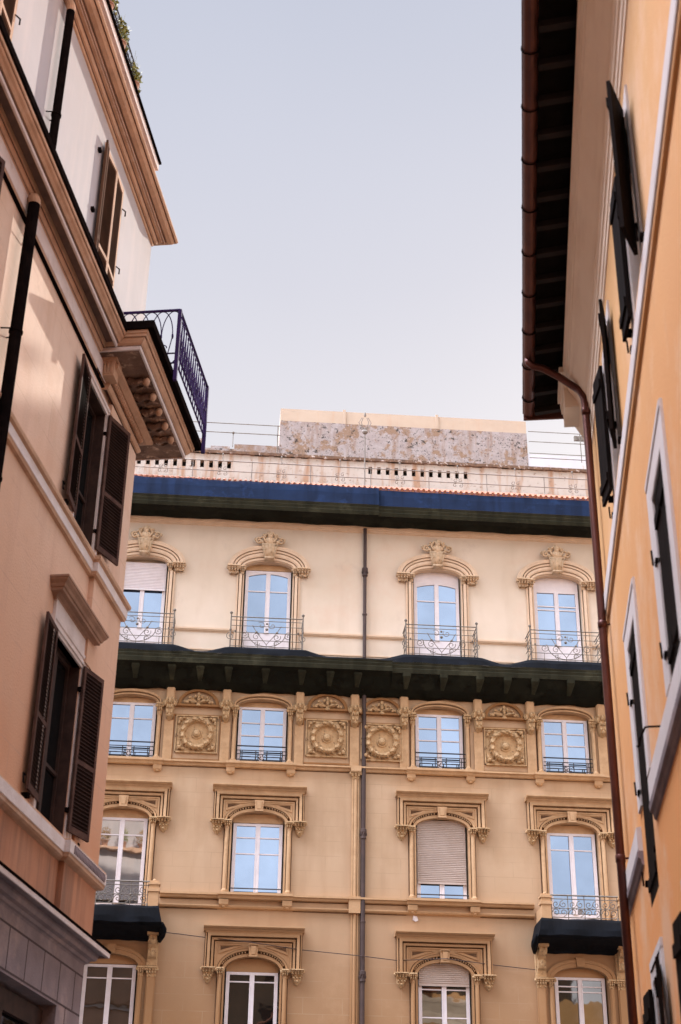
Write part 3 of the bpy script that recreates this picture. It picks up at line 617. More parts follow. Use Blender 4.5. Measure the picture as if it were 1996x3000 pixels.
mb.deep(1.4).build('lower_string_course', [m_trim, m_soot], FB, S)
mb = MB(); xs = [U0] + [x for a in sorted(AXX) for x in (a - .97, a + .97)] + [U1]
for i in range(0, len(xs), 2):
    mb.prof_u([(0, 18.76), (.03, 18.77), (.06, 18.82), (.06, 18.87), (0, 18.88)], xs[i], xs[i + 1]); mb.prof_u([(0, 18.735), (.012, 18.737), (.012, 18.757), (0, 18.758)], xs[i], xs[i + 1])
mb.prof_u([(0, 18.16), (.03, 18.17), (.03, 18.21), (0, 18.22)], U0, U1); mb.build('sill_ledge', m_trim_top, FB, S)
mb = MB(); mb.prof_u([(0, 22.29), (.04, 22.31), (.06, 22.38), (.09, 22.40), (.09, 22.50), (0, 22.50)], U0, U1); mb.build('frieze_ledge', m_trim_top, FB, S)
# centre pier beside the downpipe
mb = MB(); mb.box(3.34, 3.39, 4, 14.44, 0, .05); mb.lathe_v((3.45, .03), [(.055, 4), (.055, 14.40)], 8); mb.box(3.51, 3.545, 4, 14.44, 0, .05); mb.box(3.30, 3.60, 14.60, 14.757, .0, .18)
mb.box(3.28, 3.60, 10.62, 11.07, 0, .14); pr = mb.build('pier', m_trim, FB, S)
mb = MB(); capital(mb, 3.445, 14.40, 14.60, .16, .13); mb.build('capital', m_orn, pr, S)
def downpipe_far():
    mb = MB()
    mb.tube([(3.67, 4, .10), (3.67, 17.0, .10)], .062, 10); mb.tube([(3.67, 18.1, .10), (3.67, 22.4, .10)], .052, 10); mb.box(3.60, 3.615, 4, 14.5, 0, .06)
    for v in (20.9, 12.8, 8.95):
        mb.lathe_v((3.67, .10), [(.05, v - .16), (.085, v - .12), (.075, v), (.095, v + .06), (.09, v + .14), (.05, v + .17)], 10)
        for i in range(8):
            q = 2 * math.pi * i / 8; mb.blob((3.67 + .085 * math.cos(q), v, .10 + .085 * math.sin(q)), (.02, .05, .02), 4, 3)
    for v in (15.6, 10.4, 19.5, 6.6): mb.lathe_v((3.67, .10), [(.06, v - .03), (.075, v - .02), (.075, v + .02), (.06, v + .03)], 10)
    return mb
downpipe_far().build('downpipe', m_zinc, FB, S, smooth=False)
# ---- stone balconies of rows 3/4 (end bays)
def stone_balcony():
    mb = MB(); mb.box(-1.20, 1.20, 10.12, 10.42, 0, 1.0)
    return mb
def balcony_parts(a, root):
    for sg in (-1, 1):
        mb = MB(); u = sg * 1.06
        mb.box(u - .13, u + .13, 10.42, 11.0, .78, 1.02); mb.box(u - .155, u + .155, 10.82, 10.90, .76, 1.045); mb.box(u - .155, u + .155, 11.0, 11.05, .76, 1.045); mb.box(u - .12, u + .12, 11.05, 11.11, .80, 1.0); mb.blob((u, 11.13, .9), (.05, .05, .05))
        mb.box(u - .09, u + .09, 10.42, 10.80, .0, .79)
        mb.build('balcony_post', m_trim, root, S)
        mb = MB(); u = sg * 1.10                   # scroll console
        mb.box(u - .15, u + .15, 9.80, 9.90, 0, .60); mb.box(u - .14, u + .14, 9.08, 9.80, 0, .14)
        prof = [(0, 9.80), (.52, 9.80), (.55, 9.72), (.50, 9.62), (.36, 9.58), (.30, 9.50), (.34, 9.40), (.30, 9.28), (.18, 9.24), (.14, 9.10), (0, 9.06)]
        mb.prof_u(prof, u - .105, u + .105)
        mb.blob((u, 9.66, .47), (.085, .10, .12), 8, 6); mb.blob((u, 9.40, .30), (.075, .12, .08), 8, 6)
        mb.build('console', m_orn, root, S)
        mb = MB(); mb.box(u - .12, u + .12, 5, 8.80, 0, .08); mb.box(u - .09, u + .09, 5, 8.80, .08, .11)
        mb.lathe_v((sg * .82, .05), [(.07, 5), (.07, 8.82)], 10); mb.build('lower_pilaster', m_trim, root, S)
        mb = MB(); capital(mb, u, 8.80, 9.06, .17, .17); capital(mb, sg * .82, 8.82, 9.06, .10, .14); mb.build('capital', m_orn, root, S)
    mb = MB(); w = .93; top = 11.09
    for v, r in ((11.09, .022), (10.99, .012), (10.74, .010), (10.50, .014)): mb.tube([(-.95, v, w), (.95, v, w)], r, 4)
    for u in (-.9, -.45, 0, .45, .9): mb.tube([(u, 10.45, w), (u, 11.09, w)], .012, 4)
    for c in (-.68, -.22, .22, .68):
        for q in range(4):
            mb.tube(spiral(c + (.10 if q % 2 else -.10), 10.74 + (.11 if q < 2 else -.11), .105, 1.3, q * 1.57, 1 if q % 2 else -1, 14, w), .011, 4)
        mb.blob((c, 10.74, w), .028)
    for u in (-.45, 0, .45): mb.blob((u, 10.74, w), .035); mb.blob((u, 10.62, w), .025)
    for sg in (-1, 1): mb.tube([(sg * .9, 10.42, w), (sg * .9, 10.5, w)], .03, 5)
    mb.build('iron_railing', m_iron2, root, S)
for a in (AX[0], AX[3]):
    r_ = stone_balcony().build('balcony', m_trim, FB, S, (a, 0, 0)); balcony_parts(a, r_)
    mb = arc_infill(HW, 9.10, 9.40); mb.build('arch_infill', m_trim, FB, S, (a, 0, 0))
    mb = MB(); n = 16; mb.loft([[(x, y, w) for x, y in earc(.74 + .22 * t, .30 + .20 * t, n, 9.08)] for t, w in ((0, -.1), (0, .05), (.5, .06), (.6, .09), (1, .09), (1, 0))]); mb.prism([(-.10, 9.38), (.10, 9.38), (.13, 9.62), (-.13, 9.62)], 0, .13)
    mb.build('window_hood', m_trim, FB, S, (a, 0, 0))
# ---- main cornices (wrapped in netting), with brackets
mb = MB(); mb.prof_u([(0, 16.95), (.08, 16.97), (.12, 17.1), (.20, 17.2), (.30, 17.42), (.86, 17.44), (.90, 17.66), (0, 17.72)], U0, U1); lc = mb.build('lower_cornice', m_trim, FB, S)
us = [-2.97, -1.93, -1.12, -.31, .75, 1.80, 2.62, 3.42, 4.84, 5.92, 6.98, 7.79, 8.6, 9.65, 10.7]
for u in us + [-4.1, -5.2, -6.2, -7.2, 11.7, 12.8, 13.9]:
    mb = MB(); mb.loft([[(u - .10, v, 0), (u - .10, v, w), (u + .10, v, w), (u + .10, v, 0)] for v, w in ((17.42, .62), (17.34, .62), (17.24, .42), (17.14, .22), (17.06, .10))]); mb.build('cornice_bracket', m_trim, lc, S)
mb = MB(); mb.prof_u([(0, 22.50), (.10, 22.52), (.14, 22.62), (.78, 22.66), (.80, 22.84), (.86, 23.2), (0, 23.26)], U0, U1); tcn = mb.build('top_cornice', m_trim_top, FB, S)
mb = MB()
for i in range(110): u = U0 + .1 + i * .25; mb.box(u, u + .12, 22.53, 22.64, .10, .34)
tag(mb.build('dentils', m_trim, tcn, S), None, None)
# rooftop
mb = MB(); mb.prof_u([(.90, 23.30), (.92, 23.36), (-.95, 24.42), (-.95, 23.7)], U0, U1)
for i in range(168):
    u = U0 + .08 + i * .1665
    mb.tube([(u, 23.40 + random.uniform(-.01, .01), .93), (u, 24.47, -.93)], .052, 6)
mb.build('tiled_roof_edge', m_tile, FB, S)
mb = MB(); hs = [(-3.62 + .2895 * i, -3.62 + .2895 * i + .125, 24.93, 25.21) for i in range(-6, 11)] + [(3.86 + .285 * i, 3.86 + .285 * i + .125, 24.99, 25.26) for i in range(12)]
pm = MB(); holed_wall(pm, U0, U1, 23.6, 25.46, hs, .22); pm.v = [(a, b, c - 1.0) for a, b, c in pm.v]
par = pm.build('parapet', m_para, FB, S)
MB().box(U0, U1, 23.6, 25.40, -1.5, -1.23).build('parapet_back', m_dark, par, S)
mb = MB(); mb.box(U0, U1, 25.462, 25.56, -1.5, -.94)
for i in range(120):
    u = random.uniform(U0, U1); mb.box(u, u + random.uniform(.05, .4), 25.44, 25.463, -1.0, -.945)
mb.build('parapet_coping', m_rust, par, S)
MB().box(.985, 9.60, 25.0, 28.08, -5, -3.0).build('rooftop_wall', m_peel, FB, S)
mb = MB(); mb.box(.985, 9.60, 28.09, 28.60, -4.9, -3.05)
for u in (3.2, 6.45): mb.box(u - .05, u + .05, 28.09, 28.66, -3.06, -3.01)
mb.build('rooftop_panels', m_box, FB, S)
mb = MB(); mb.box(-.55, .982, 25.0, 26.98, -4.0, -2.9); mb.box(-2.25, -.552, 25.0, 26.80, -4.0, -2.93); mb.box(-7, -2.252, 25.0, 26.55, -4.0, -2.9)
mb.box(-2.15, -1.6, 26.80, 27.2, -3.4, -3.0); mb.box(-1.35, -.7, 26.8, 26.93, -3.3, -3.0); mb.build('low_rooftop_wall', m_peel, FB, S)
mb = MB(); mb.box(9.602, U1, 25.0, 27.25, -4.0, -3.02); mb.build('whitewashed_rooftop_wall', m_white_peel, FB, S)
mb = MB(); w = -2.3
for v in (27.42, 27.06): mb.tube([(-8, v, w), (.98, v + .0, w)], .018, 4)
for u in (-6.5, -4, -1.55, .9): mb.tube([(u, 25.4, w), (u, 27.42, w)], .018, 4)
for u in (-.6, -2.6): mb.tube([(u, 26.5, w), (u, 27.1, w)], .012, 4); mb.blob((u, 27.06, w), .05)
mb.build('terrace_railing', m_iron2, FB, S); mb = MB()
for v in (27.74, 27.34, 26.88, 26.70): mb.tube([(9.5, v, w), (16, v, w)], .016, 4)
mb.tube([(11.3, 26.6, w), (11.3, 27.74, w)], .015, 4); mb.box(11.1, 11.5, 27.50, 27.66, w - .1, w)
mb.build('terrace_railing', m_iron2, FB, S)
mb = MB(); w = .35
for (x0, x1, dv) in ((-8, 3.60, 0), (3.64, 16, 0)):
    mb.tube([(x0, 24.42, w), (x1, 24.42, w)], .019, 4); mb.tube([(x0, 24.06, w), (x1, 24.06, w)], .016, 4)
k = 0
for i in range(22):
    u = -8.2 + i * .92 + (.0 if i < 13 else .05)
    if i % 2: mb.tube([(u, 23.5, w), (u, 24.44, w)], .014, 4)
    else:
        mb.blob((u, 24.66, w), (.03, .05, .03)); mb.tube([(u, 24.4, w), (u, 24.7, w)], .010, 4)
        for sg in (-1, 1):
            for sv in (-1, 1): mb.tube(spiral(u + sg * .09, 24.06 + sv * .09, .075, 1.1, 1.0, sg * sv, 9, w), .011, 4)
mb.build('roof_railing', m_iron3, FB, S)
mb = MB(); mb.tube([(3.62, 23.4, w), (3.62, 25.9, w)], .022, 5)                 # forged finial on the party line
for sg in (-1, 1):
    for t in (.2, .12): mb.tube([(3.62, 25.9 - t, w), (3.62 + sg * t, 26.1, w), (3.62 + sg * t * .5, 26.28, w)], .012, 4)
mb.blob((3.62, 25.75, w), (.10, .08, .08)); mb.blob((3.62, 26.4, w), (.04, .10, .04)); mb.build('roof_finial', m_iron3, FB, S)

# ------------------------------------------------------------------ safety netting round the cornices and balconies (own things)
def wavy(mb, prof_fn, u0, u1, n):
    mb.loft([[(u, v, w) for w, v in prof_fn(u)] for u in [u0 + (u1 - u0) * i / n for i in range(n + 1)]])
def top_net(root, u0, u1, dw, dv, cutL=0, cutR=0):
    ns = lambda u, k: .012 * math.sin(u * 3.1 + k) + .010 * math.sin(u * 7.3 + 2 * k)
    n = int((u1 - u0) * 5)
    a = MB(); wavy(a, lambda u: [(.85, 23.42 + ns(u, 1)), (.93 + dw, 23.36 + ns(u, 1)), (.97 + dw, 23.12 + ns(u, 2)), (1.0 + dw, 22.74 + dv)], u0, u1 - cutR, n); a.build('blue_sheet', m_netb, root, S)
    a = MB(); wavy(a, lambda u: [(1.0 + dw, 22.738 + dv), (.96 + dw, 22.66 + dv), (.97 + dw, 22.64 + dv), (.93 + dw, 22.56 + dv), (.94 + dw, 22.54 + dv), (.89 + dw, 22.44 + dv)], u0, u1 - cutR, n); a.build('green_sheet', m_netg, root, S)
    a = MB(); wavy(a, lambda u: [(.89 + dw, 22.438 + dv), (.55, 22.46 + ns(u, 3) + dv), (.20, 22.44 + ns(u, 5)), (.10, 22.475 + ns(u, 4))], u0, u1 - cutR, n)
    a.build('dark_sheet', m_net, root, S)
def low_net(root, u0, u1, dw, bumps):
    n = int((u1 - u0) * 6); ns = lambda u, k: .010 * math.sin(u * 3.7 + k) + .008 * math.sin(u * 8.3 + 2 * k)
    def bump(u):
        b = 0
        for c in bumps:
            d = abs(u - c); b = max(b, min(1, max(0, (1.72 - d) / .6)))
        return b
    a = MB(); wavy(a, lambda u: [(.03, 17.95 + .25 * bump(u)), (.80, 17.80 + .18 * bump(u)), (.94 + dw, 17.70 + .15 * bump(u) + ns(u, 2)), (.98 + dw, 17.665 + ns(u, 1))], u0, u1, n); a.build('navy_sheet', m_netn, root, S)
    a = MB(); wavy(a, lambda u: [(.98 + dw, 17.663 + ns(u, 1)), (.95 + dw, 17.60), (.96 + dw, 17.58), (.93 + dw, 17.50), (.94 + dw, 17.48), (.91 + dw, 17.36)], u0, u1, n); a.build('green_sheet', m_netg, root, S)
    a = MB(); wavy(a, lambda u: [(.91 + dw, 17.358), (.77, 17.28 + ns(u, 3)), (.44, 17.03 + ns(u, 5)), (.16, 16.90 + ns(u, 7)), (.03, 16.875 + 2 * ns(u, 4))], u0, u1, n); a.build('dark_sheet', m_net, root, S)
T = thing('safety_netting', 'blue and black netting wrapped along the roof cornice left of the central drainpipe', 'netting', oF, rzF, 'netting wrapped round the ochre building'); top_net(T, U0, 4.0, .08, 0)
a = MB(); a.add([(4.0, 23.36, 1.01), (4.0, 22.74, 1.08), (4.0, 22.44, .97), (4.0, 22.46, .3), (4.0, 23.4, .3)], [(0, 1, 2, 3, 4)]); a.build('dark_sheet', m_netn, T, S)
T = thing('safety_netting', 'blue and black netting wrapped along the roof cornice right of the central drainpipe', 'netting', oF, rzF, 'netting wrapped round the ochre building'); top_net(T, 3.70, U1, -.02, .02)
def net_bumps(root, lst):                        # netting stretched over the stone brackets
    for u in lst:
        a = MB(); a.loft([[(u - k, v, w - .05), (u - k * .8, v, w), (u + k * .8, v, w), (u + k, v, w - .05)] for v, k, w in ((17.37, .13, .90), (17.27, .12, .88), (17.20, .10, .80), (17.10, .075, .64), (17.02, .05, .46))])
        a.build('net_bulge', m_netg, root, S)
T = thing('safety_netting', 'black netting wrapped round the middle cornice left of the drainpipe, under the scrolled balconies', 'netting', oF, rzF, 'netting wrapped round the ochre building'); low_net(T, U0, 4.40, .08, [AX[0], AX[1], AXX[4]]); net_bumps(T, [u for u in us if u < 4])
a = MB(); a.add([(4.4, 17.7, 1.05), (4.4, 17.36, .99), (4.4, 17.0, .4), (4.4, 17.5, .3), (4.4, 17.7, .6)], [(0, 1, 2, 3, 4)]); a.build('dark_sheet', m_netn, T, S)
T = thing('safety_netting', 'black netting wrapped round the middle cornice right of the drainpipe, under the scrolled balconies', 'netting', oF, rzF, 'netting wrapped round the ochre building'); low_net(T, 4.05, U1, -.03, [AX[2], AX[3], AXX[5]]); net_bumps(T, [u for u in us if u > 4.5])
for a_, lab in ((AX[0], 'black netting slung under the stone balcony beside the pink building'), (AX[3], 'black netting slung under the stone balcony beside the copper downpipe')):
    T = thing('balcony_netting', lab, 'netting', oF, rzF, 'netting wrapped round the ochre building')
    mb = MB(); n = 22; rws = []
    secs = [(1.05, 10.44, 1.21), (1.08, 10.38, 1.23), (1.12, 10.14, 1.29), (1.13, 9.99, 1.33), (1.02, 9.93, 1.34), (.60, 9.86, 1.32), (.25, 9.78, 1.27), (.07, 9.72, 1.24)]
    for j, (w, v, h) in enumerate(secs):
        r_ = [(a_ - h * .99, v + (.0 if j < 4 else -.03), .03)] + [(a_ - h, v, w * .5)]
        for i in range(n + 1):
            t = -1 + 2 * i / n; u = a_ + t * h; r_.append((u, v + .010 * math.sin(u * 4 + j) + .006 * math.sin(u * 13 + j * 2), w + .010 * math.sin(u * 6 + j * 1.3)))
        r_ += [(a_ + h, v, w * .5), (a_ + h * .99, v + (.0 if j < 4 else -.03), .03)]; rws.append(r_)
    mb.loft(rws)
    for sg in (-1, 1):                            # a loose fold knotted at each lower corner
        mb.tube([(a_ + sg * 1.33, 10.0, 1.0), (a_ + sg * 1.37, 9.86, .8), (a_ + sg * 1.33, 9.78, .5), (a_ + sg * 1.27, 9.70, .2)], [.05, .10, .09, .05], 7)
    mb.build('net_sheet', m_netn, T, S)
# overhead cable and paper tag
mb = MB(); pts = [(-1.82, 9.98, .06), (-1.2, 9.93, .05), (-.6, 9.87, .06), (.7, 9.72, .30), (2.0, 9.60, .14), (3.6, 9.48, .18), (4.6, 9.40, .12), (5.9, 9.45, .30), (7.3, 9.36, .08), (8.35, 9.27, .10)]
mb.tube(pts, .011, 4); o = mb.build('cable', m_zinc, None, S); o.location = oF; o.rotation_euler = (0, 0, rzF)
tag(o, 'thin dark cable strung across the ochre wall above the lowest windows', 'cable')
mb = MB(); mb.add([(5.04, 10.50, .02), (5.12, 10.46, .03), (5.20, 10.50, .02), (5.16, 10.60, .03), (5.06, 10.63, .02), (5.06, 10.50, .05), (5.14, 10.44, .05)], [(0, 1, 2, 3, 4), (0, 5, 6, 1)]); o = mb.build('paper_scrap', m_frame, None, S); o.location = oF; o.rotation_euler = (0, 0, rzF)
tag(o, 'small white scrap stuck to the wall under the half shuttered window', 'scrap')

# ================================================================== LEFT BUILDING
LB = thing('pink_stucco_building', 'pink building on the left with brown shutters and a heavy brown cornice', 'building', oL, rzS)
UE = 20.60
UB = 20.36                                        # corner of the projecting end block (proud by 8 cm)
lw = [18.38, 11.95, 6.1, .3]          # window axes
holesL = []
for a in lw:
    holesL += [(a - .53, a + .55, 11.25, 13.68), (a - .72, a + .62, 7.0, 9.46)]
mb = MB(); holed_wall(mb, -12, UE, 6.8, 15.0, holesL, .32); mb.build('wall', m_pink, LB, S)
mb = MB(); mb.add([(-12, 5.6, 0), (UE, 5.6, 0), (UE, 6.8, 0), (-12, 6.8, 0)], [(0, 1, 2, 3)]); mb.build('stained_wall', m_pinkst, LB, S)
MB().box(-12, UE, 0, 15.0, -42, -.33).build('building_body', m_pink, LB, S)
mb = MB(); mb.prism([(18.99, 6.8), (UB + .22, 6.8), (UB + .22, 13.9), (18.99, 13.9), (18.99, 13.72), (19.3, 13.72), (19.3, 11.2), (18.99, 11.2), (18.99, 9.52), (19.3, 9.52), (19.3, 6.95), (18.99, 6.95)], -.30, .08); mb.build('corner_block', m_pink, LB, S)
mb = MB(); mb.box(18.95, UB + .22, 5.86, 6.8, -.30, .08); mb.build('stained_corner_block', m_pinkst, LB, S)
# penthouse
ph = [17.99 - 5.35 * i for i in range(4)]
hp = [(a - .5, a + .55, 14.9, 17.88) for a in ph]
mb = MB(); holed_wall(mb, -12, UE, 14.7, 18.5, hp, .25); mb.build('penthouse_wall', m_pent, LB, S)
MB().box(-12, UE, 15.0, 18.5, -42, -.26).build('penthouse_body', m_pent, LB, S)
prof = [(0, 18.33), (.025, 18.34), (.03, 18.37), (.03, 18.40, 1), (.045, 18.40), (.075, 18.41), (.09, 18.45), (.09, 18.49, 1), (.11, 18.49), (.15, 18.495), (.155, 18.53), (.19, 18.535), (.195, 18.57, 1), (.215, 18.57), (.235, 18.555), (.30, 18.575), (.335, 18.62), (.34, 18.66, 1), (.352, 18.66), (.365, 18.64), (.39, 18.68), (.39, 18.72), (0, 18.80)]
MB().plan([(-12, 0), (UE, 0), (UE, -6)], prof).build('penthouse_cornice', [m_corn, m_hollow_shade], LB, S)
mb = MB(); mb.plan([(-12, 0), (UE, 0), (UE, -6)], [(.155, 18.515), (.157, 18.538), (.19, 18.540), (.19, 18.520)]); mb.build('cornice_fillet', m_corn_l, LB, S)
MB().box(-12, 19.12, 18.78, 18.93, .30, .43).build('roof_gutter', m_corn_l, LB, S)
MB().box(-12, 19.14, 18.93, 18.965, .26, .47).build('gutter_cap', m_cap, LB, S)
MB().box(-12, UE - .2, 18.8, 18.9, -12, 0).build('roof', m_cap, LB, S)
# main cornice
def Lprof(ex=0.):
    return [(0, 13.97), (.05, 13.985), (.055, 14.0), (.06, 14.30), (.075, 14.31, 1), (.085, 14.31), (.10, 14.315), (.115, 14.35), (.115, 14.385, 1), (.13, 14.385), (.15, 14.375), (.155, 14.47, 1), (.295 + ex, 14.48, 1), (.30 + ex, 14.38), (.33 + ex, 14.38), (.335 + ex, 14.44, 1), (.352 + ex, 14.45),
            (.37 + ex, 14.445), (.40 + ex, 14.48), (.43 + ex, 14.50), (.445 + ex, 14.535, 1), (.455 + ex, 14.535), (.472 + ex, 14.545), (.475 + ex, 14.585), (0, 14.60)]
cor = MB().plan([(-12, 0), (18.10 - .0, 0)], Lprof()).build('cornice', [m_corn, m_hollow_shade], LB, S)
def pale_strip(path, prof, nm, par, mt=None): MB().plan(path, prof).build(nm, mt or m_corn_l, par, S)
pale_strip([(-12, 0), (18.60, 0)], [(.061, 14.02), (.066, 14.03), (.066, 14.28), (.061, 14.29)], 'pale_frieze', cor)
pale_strip([(-12, 0), (18.10, 0)], [(.311, 14.375), (.338, 14.375), (.340, 14.43), (.335, 14.431)], 'pale_fillet', cor)
pale_strip([(-12, 0), (18.10, 0)], [(.47, 14.59), (.50, 14.60), (.505, 14.70), (.48, 14.74), (.2, 14.76), (0, 14.60)], 'lead_gutter', cor, m_cap)
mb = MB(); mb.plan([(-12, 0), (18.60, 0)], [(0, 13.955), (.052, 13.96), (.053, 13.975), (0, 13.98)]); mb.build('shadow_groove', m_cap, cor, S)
# end balcony carried on the cornice, wrapping the corner
BP = [(18.10, -.0), (18.10, .40), (UE + .9, .40), (UE + .9, -6)]
bl = MB(); bl.plan([(18.105, 0), (18.105, .01), (21.10, .01), (21.10, -6)], [(0, 14.30)] * 1 + [(.0, 14.60), (.0, 14.3)]) if False else None
balc = MB()
def ring(path_u0, w1, prof):                      # slab edge mouldings: near end at u0, front at w1, far end, returns
    return [(path_u0, 0), (path_u0, w1), (21.50, w1), (21.50, -6)]
balc = MB(); balc.mi = 1; balc.box(18.16, 21.48, 14.352, 14.56, -6, .66); balc.mi = 0
for p0, p1, v0, v1 in ((.66, .70, 14.33, 14.40), (.70, .74, 14.40, 14.50), (.74, .82, 14.50, 14.60)):
    pass
balc.plan([(18.52, 0), (18.52, .32), (21.14, .32), (21.14, -6)], [(0, 14.36), (.335, 14.36), (.345, 14.345), (.37, 14.345), (.375, 14.40, 1), (.385, 14.42), (.41, 14.44), (.44, 14.49), (.445, 14.52, 1), (.46, 14.52), (.475, 14.52), (.48, 14.56), (.50, 14.57), (.50, 14.62), (0, 14.64)])
balcony = balc.build('balcony', [m_corn, m_corn_shade], LB, S)
MB().plan([(18.52, 0), (18.52, .32), (21.14, .32), (21.14, -6)], [(.343, 14.342), (.373, 14.342), (.378, 14.40), (.372, 14.40)]).build('balcony_fillet', m_corn_l, balcony, S)
mb = MB(); mb.box(17.98, 21.74, 14.62, 14.76, -6, .92); mb.build('balcony_slab', m_cap, balcony, S)
mb = MB()                                          # bed mouldings on the end block
mb.plan([(18.62, 0), (18.62, .08), (UB + .22, .08), (UB + .22, -6)], [(0, 13.94), (.03, 13.95), (.05, 13.98), (.06, 14.0), (.06, 14.02), (0, 14.04)])
mb.plan([(18.62, 0), (18.62, .08), (UB + .22, .08), (UB + .22, -6)], [(0, 14.16), (.13, 14.17), (.17, 14.19), (.21, 14.21), (.22, 14.26), (0, 14.30)])
mb.build('bed_moulding', m_corn, balcony, S)
mb = MB()
for i in range(26):
    u = 18.70 + i * .070; mb.blob((u, 14.10, .165), (.024, .06, .055), 6, 4)
mb.mi = 1; mb.box(18.64, UB + .25, 14.03, 14.17, 0, .115); mb.build('egg_and_dart', [m_corn, m_hollow_shade], balcony, S)
for i in range(5):                                 # carved soffit scrolls
    mb = MB(); u = 18.95 + i * .45
    tip = MB(); tip.blob((u, 14.27, .61), (.055, .075, .06), 8, 5); tip.blob((u + .03, 14.29, .58), (.04, .05, .05), 8, 5)
    mb.tube([(u - .02, 14.33, .30), (u + .06, 14.28, .40), (u, 14.29, .52), (u + .04, 14.25, .60)], [.05, .07, .05, .04], 7)
    mb.tube([(u + .18, 14.34, .28), (u + .24, 14.32, .42), (u + .18, 14.34, .58)], .03, 5); mb.tube([(u + .10, 14.34, .62), (u + .22, 14.33, .55), (u + .30, 14.35, .62)], .025, 5)
    mb.build('carved_bracket', m_corn_shade, balcony, S, smooth=True); tip.build('carved_volute', m_corn, balcony, S, smooth=True)  # shade-coloured scrolls, lighter tips as painted highlights
mb = MB(); mb.box(18.36, 18.62, 14.04, 14.32, 0, .24)
for i in range(4): mb.box(18.345, 18.365, 14.07, 14.28, .03 + i * .055, .06 + i * .055)
mb.box(18.33, 18.66, 14.31, 14.36, 0, .28); mb.build('fluted_block', m_corn, balcony, S)
# iron railing of the end balcony
mb = MB(); w = .96; u0, u1, vb, vt = 19.36, 21.70, 14.80, 15.94
for (a, b) in (((u0, vt, 0), (u0, vt, w)), ((u0, vt, w), (u1, vt, w))): mb.tube([a, b], .026, 5)
for (a, b) in (((u0, vb + .09, 0), (u0, vb + .09, w)), ((u0, vb + .09, w), (u1, vb + .09, w)), ((u0, vb + .28, 0), (u0, vb + .28, w)), ((u0, vb + .28, w), (u1, vb + .28, w))): mb.tube([a, b], .016, 4)
for u in (u0, u1): mb.box(u - .03, u + .03, 14.55, vt, w - .03, w + .03)
for i in range(15):
    u = u0 + (u1 - u0) * (i + .5) / 15
    mb.tube([(u, vb + .09, w), (u, vt - .08, w)], .010, 4); mb.blob((u, vb + .62, w), (.025, .06, .025)); mb.blob((u, vt - .10, w), (.02, .04, .02))
    c = u + (u1 - u0) / 30
    mb.tube([(u - .09 + .0, vb + .28, w), (u - .06, vb + .70, w), (u + .02, vt - .06, w), (c, vt, w)], .010, 4)
    if i % 2: mb.tube(spiral(u + .05, vb + .50, .06, 1.1, 0, 1, 8, w), .007, 4)
mb.tube([(u0, vb - .2, w - .3), (u0 + .1, vb + .28, w)], .014, 4)
for i in range(5):                                 # interlaced arches of the short return side
    y = w * (i + .5) / 5
    for sg in (-1, 1):
        mb.tube([(u0, vt - .02 - .50 * (1 - math.cos(q * math.pi / 2 / 8)), y + sg * .19 * math.sin(q * math.pi / 2 / 8)) for q in range(9)], .009, 4)
    if i > 1: mb.blob((u0, vt - .52, min(w, y + .19)), (.02, .06, .02)); mb.tube([(u0, vt - .52, min(w, y + .19)), (u0, vb + .09, min(w, y + .1))], .009, 4)
mb.tube([(u0, vt - .75 + .06 * math.sin(q), .72 + .06 * math.cos(q)) for q in [j * .6 for j in range(9)]], .010, 4)
mb.build('iron_railing', m_violet, balcony, S)
# string bands
b1p = [(0, 10.86), (.05, 10.87), (.06, 10.90), (.065, 10.91), (.07, 11.06), (.075, 11.07), (.11, 11.09), (.12, 11.13), (.12, 11.15), (0, 11.16)]
MB().plan([(-12, 0), (18.93, 0), (18.93, .08), (UB + .22, .08), (UB + .22, -6)], b1p).build('string_band', m_corn, LB, S)
MB().plan([(-12, 0), (18.93, 0), (18.93, .08), (UB + .22, .08), (UB + .22, -6)], [(.066, 10.915), (.073, 10.92), (.078, 11.055), (.071, 11.06)]).build('pale_band_face', m_corn_l, LB, S)
b2p = [(0, 6.62), (.06, 6.64), (.09, 6.66), (.095, 6.70), (.10, 6.70), (.105, 6.88), (.10, 6.90), (0, 6.92)]
MB().plan([(-12, 0), (18.90, 0), (18.90, .08), (UB + .22, .08), (UB + .22, -6)], b2p).build('lower_string_band', m_corn, LB, S)
MB().plan([(-12, 0), (18.90, 0), (18.90, .08), (UB + .22, .08), (UB + .22, -6)], [(.100, 6.71), (.108, 6.715), (.112, 6.87), (.105, 6.875)]).build('pale_band_face', m_corn_l, LB, S)
mb = MB()
for i in range(22): u = 18.98 + i * .074; mb.box(u, u + .035, 6.74, 6.85, .18, .205); mb.blob((u + .055, 6.80, .19), (.014, .04, .02), 5, 3)
mb.build('band_carving', m_lstone, LB, S)
# ground floor stone
cpf = [(0, 5.58), (.02, 5.60), (.05, 5.61), (.07, 5.645), (.13, 5.66), (.15, 5.70), (.16, 5.75), (.24, 5.755), (.245, 5.72), (.27, 5.725), (.275, 5.80), (0, 5.84)]
bc = MB().plan([(-12, 0), (UE, 0), (UE, -6)], cpf).build('stone_cornice', m_lstone, LB, S)
MB().plan([(-12, 0), (UE, 0), (UE, -6)], [(.272, 5.728), (.285, 5.73), (.288, 5.79), (.272, 5.80)]).build('pale_cornice_edge', m_corn_l, bc, S)
MB().plan([(-12, 0), (UE, 0), (UE, -6)], [(0, 5.83), (.295, 5.795), (.30, 5.825), (0, 5.86)]).build('lead_capping', m_cap, bc, S)
holesG = [(a - 2.2, a + 1.12, 0.1, 4.86) for a in lw]
mb = MB(); holed_wall(mb, -12, UE, 0, 5.62, holesG, .32); mb.build('stone_base', m_lstone, LB, S)
mb = MB()
for (v, a, b) in ((5.42, -12, UE), (4.90, -12, UE)): mb.box(a, b, v - .012, v + .012, -.01, .004)
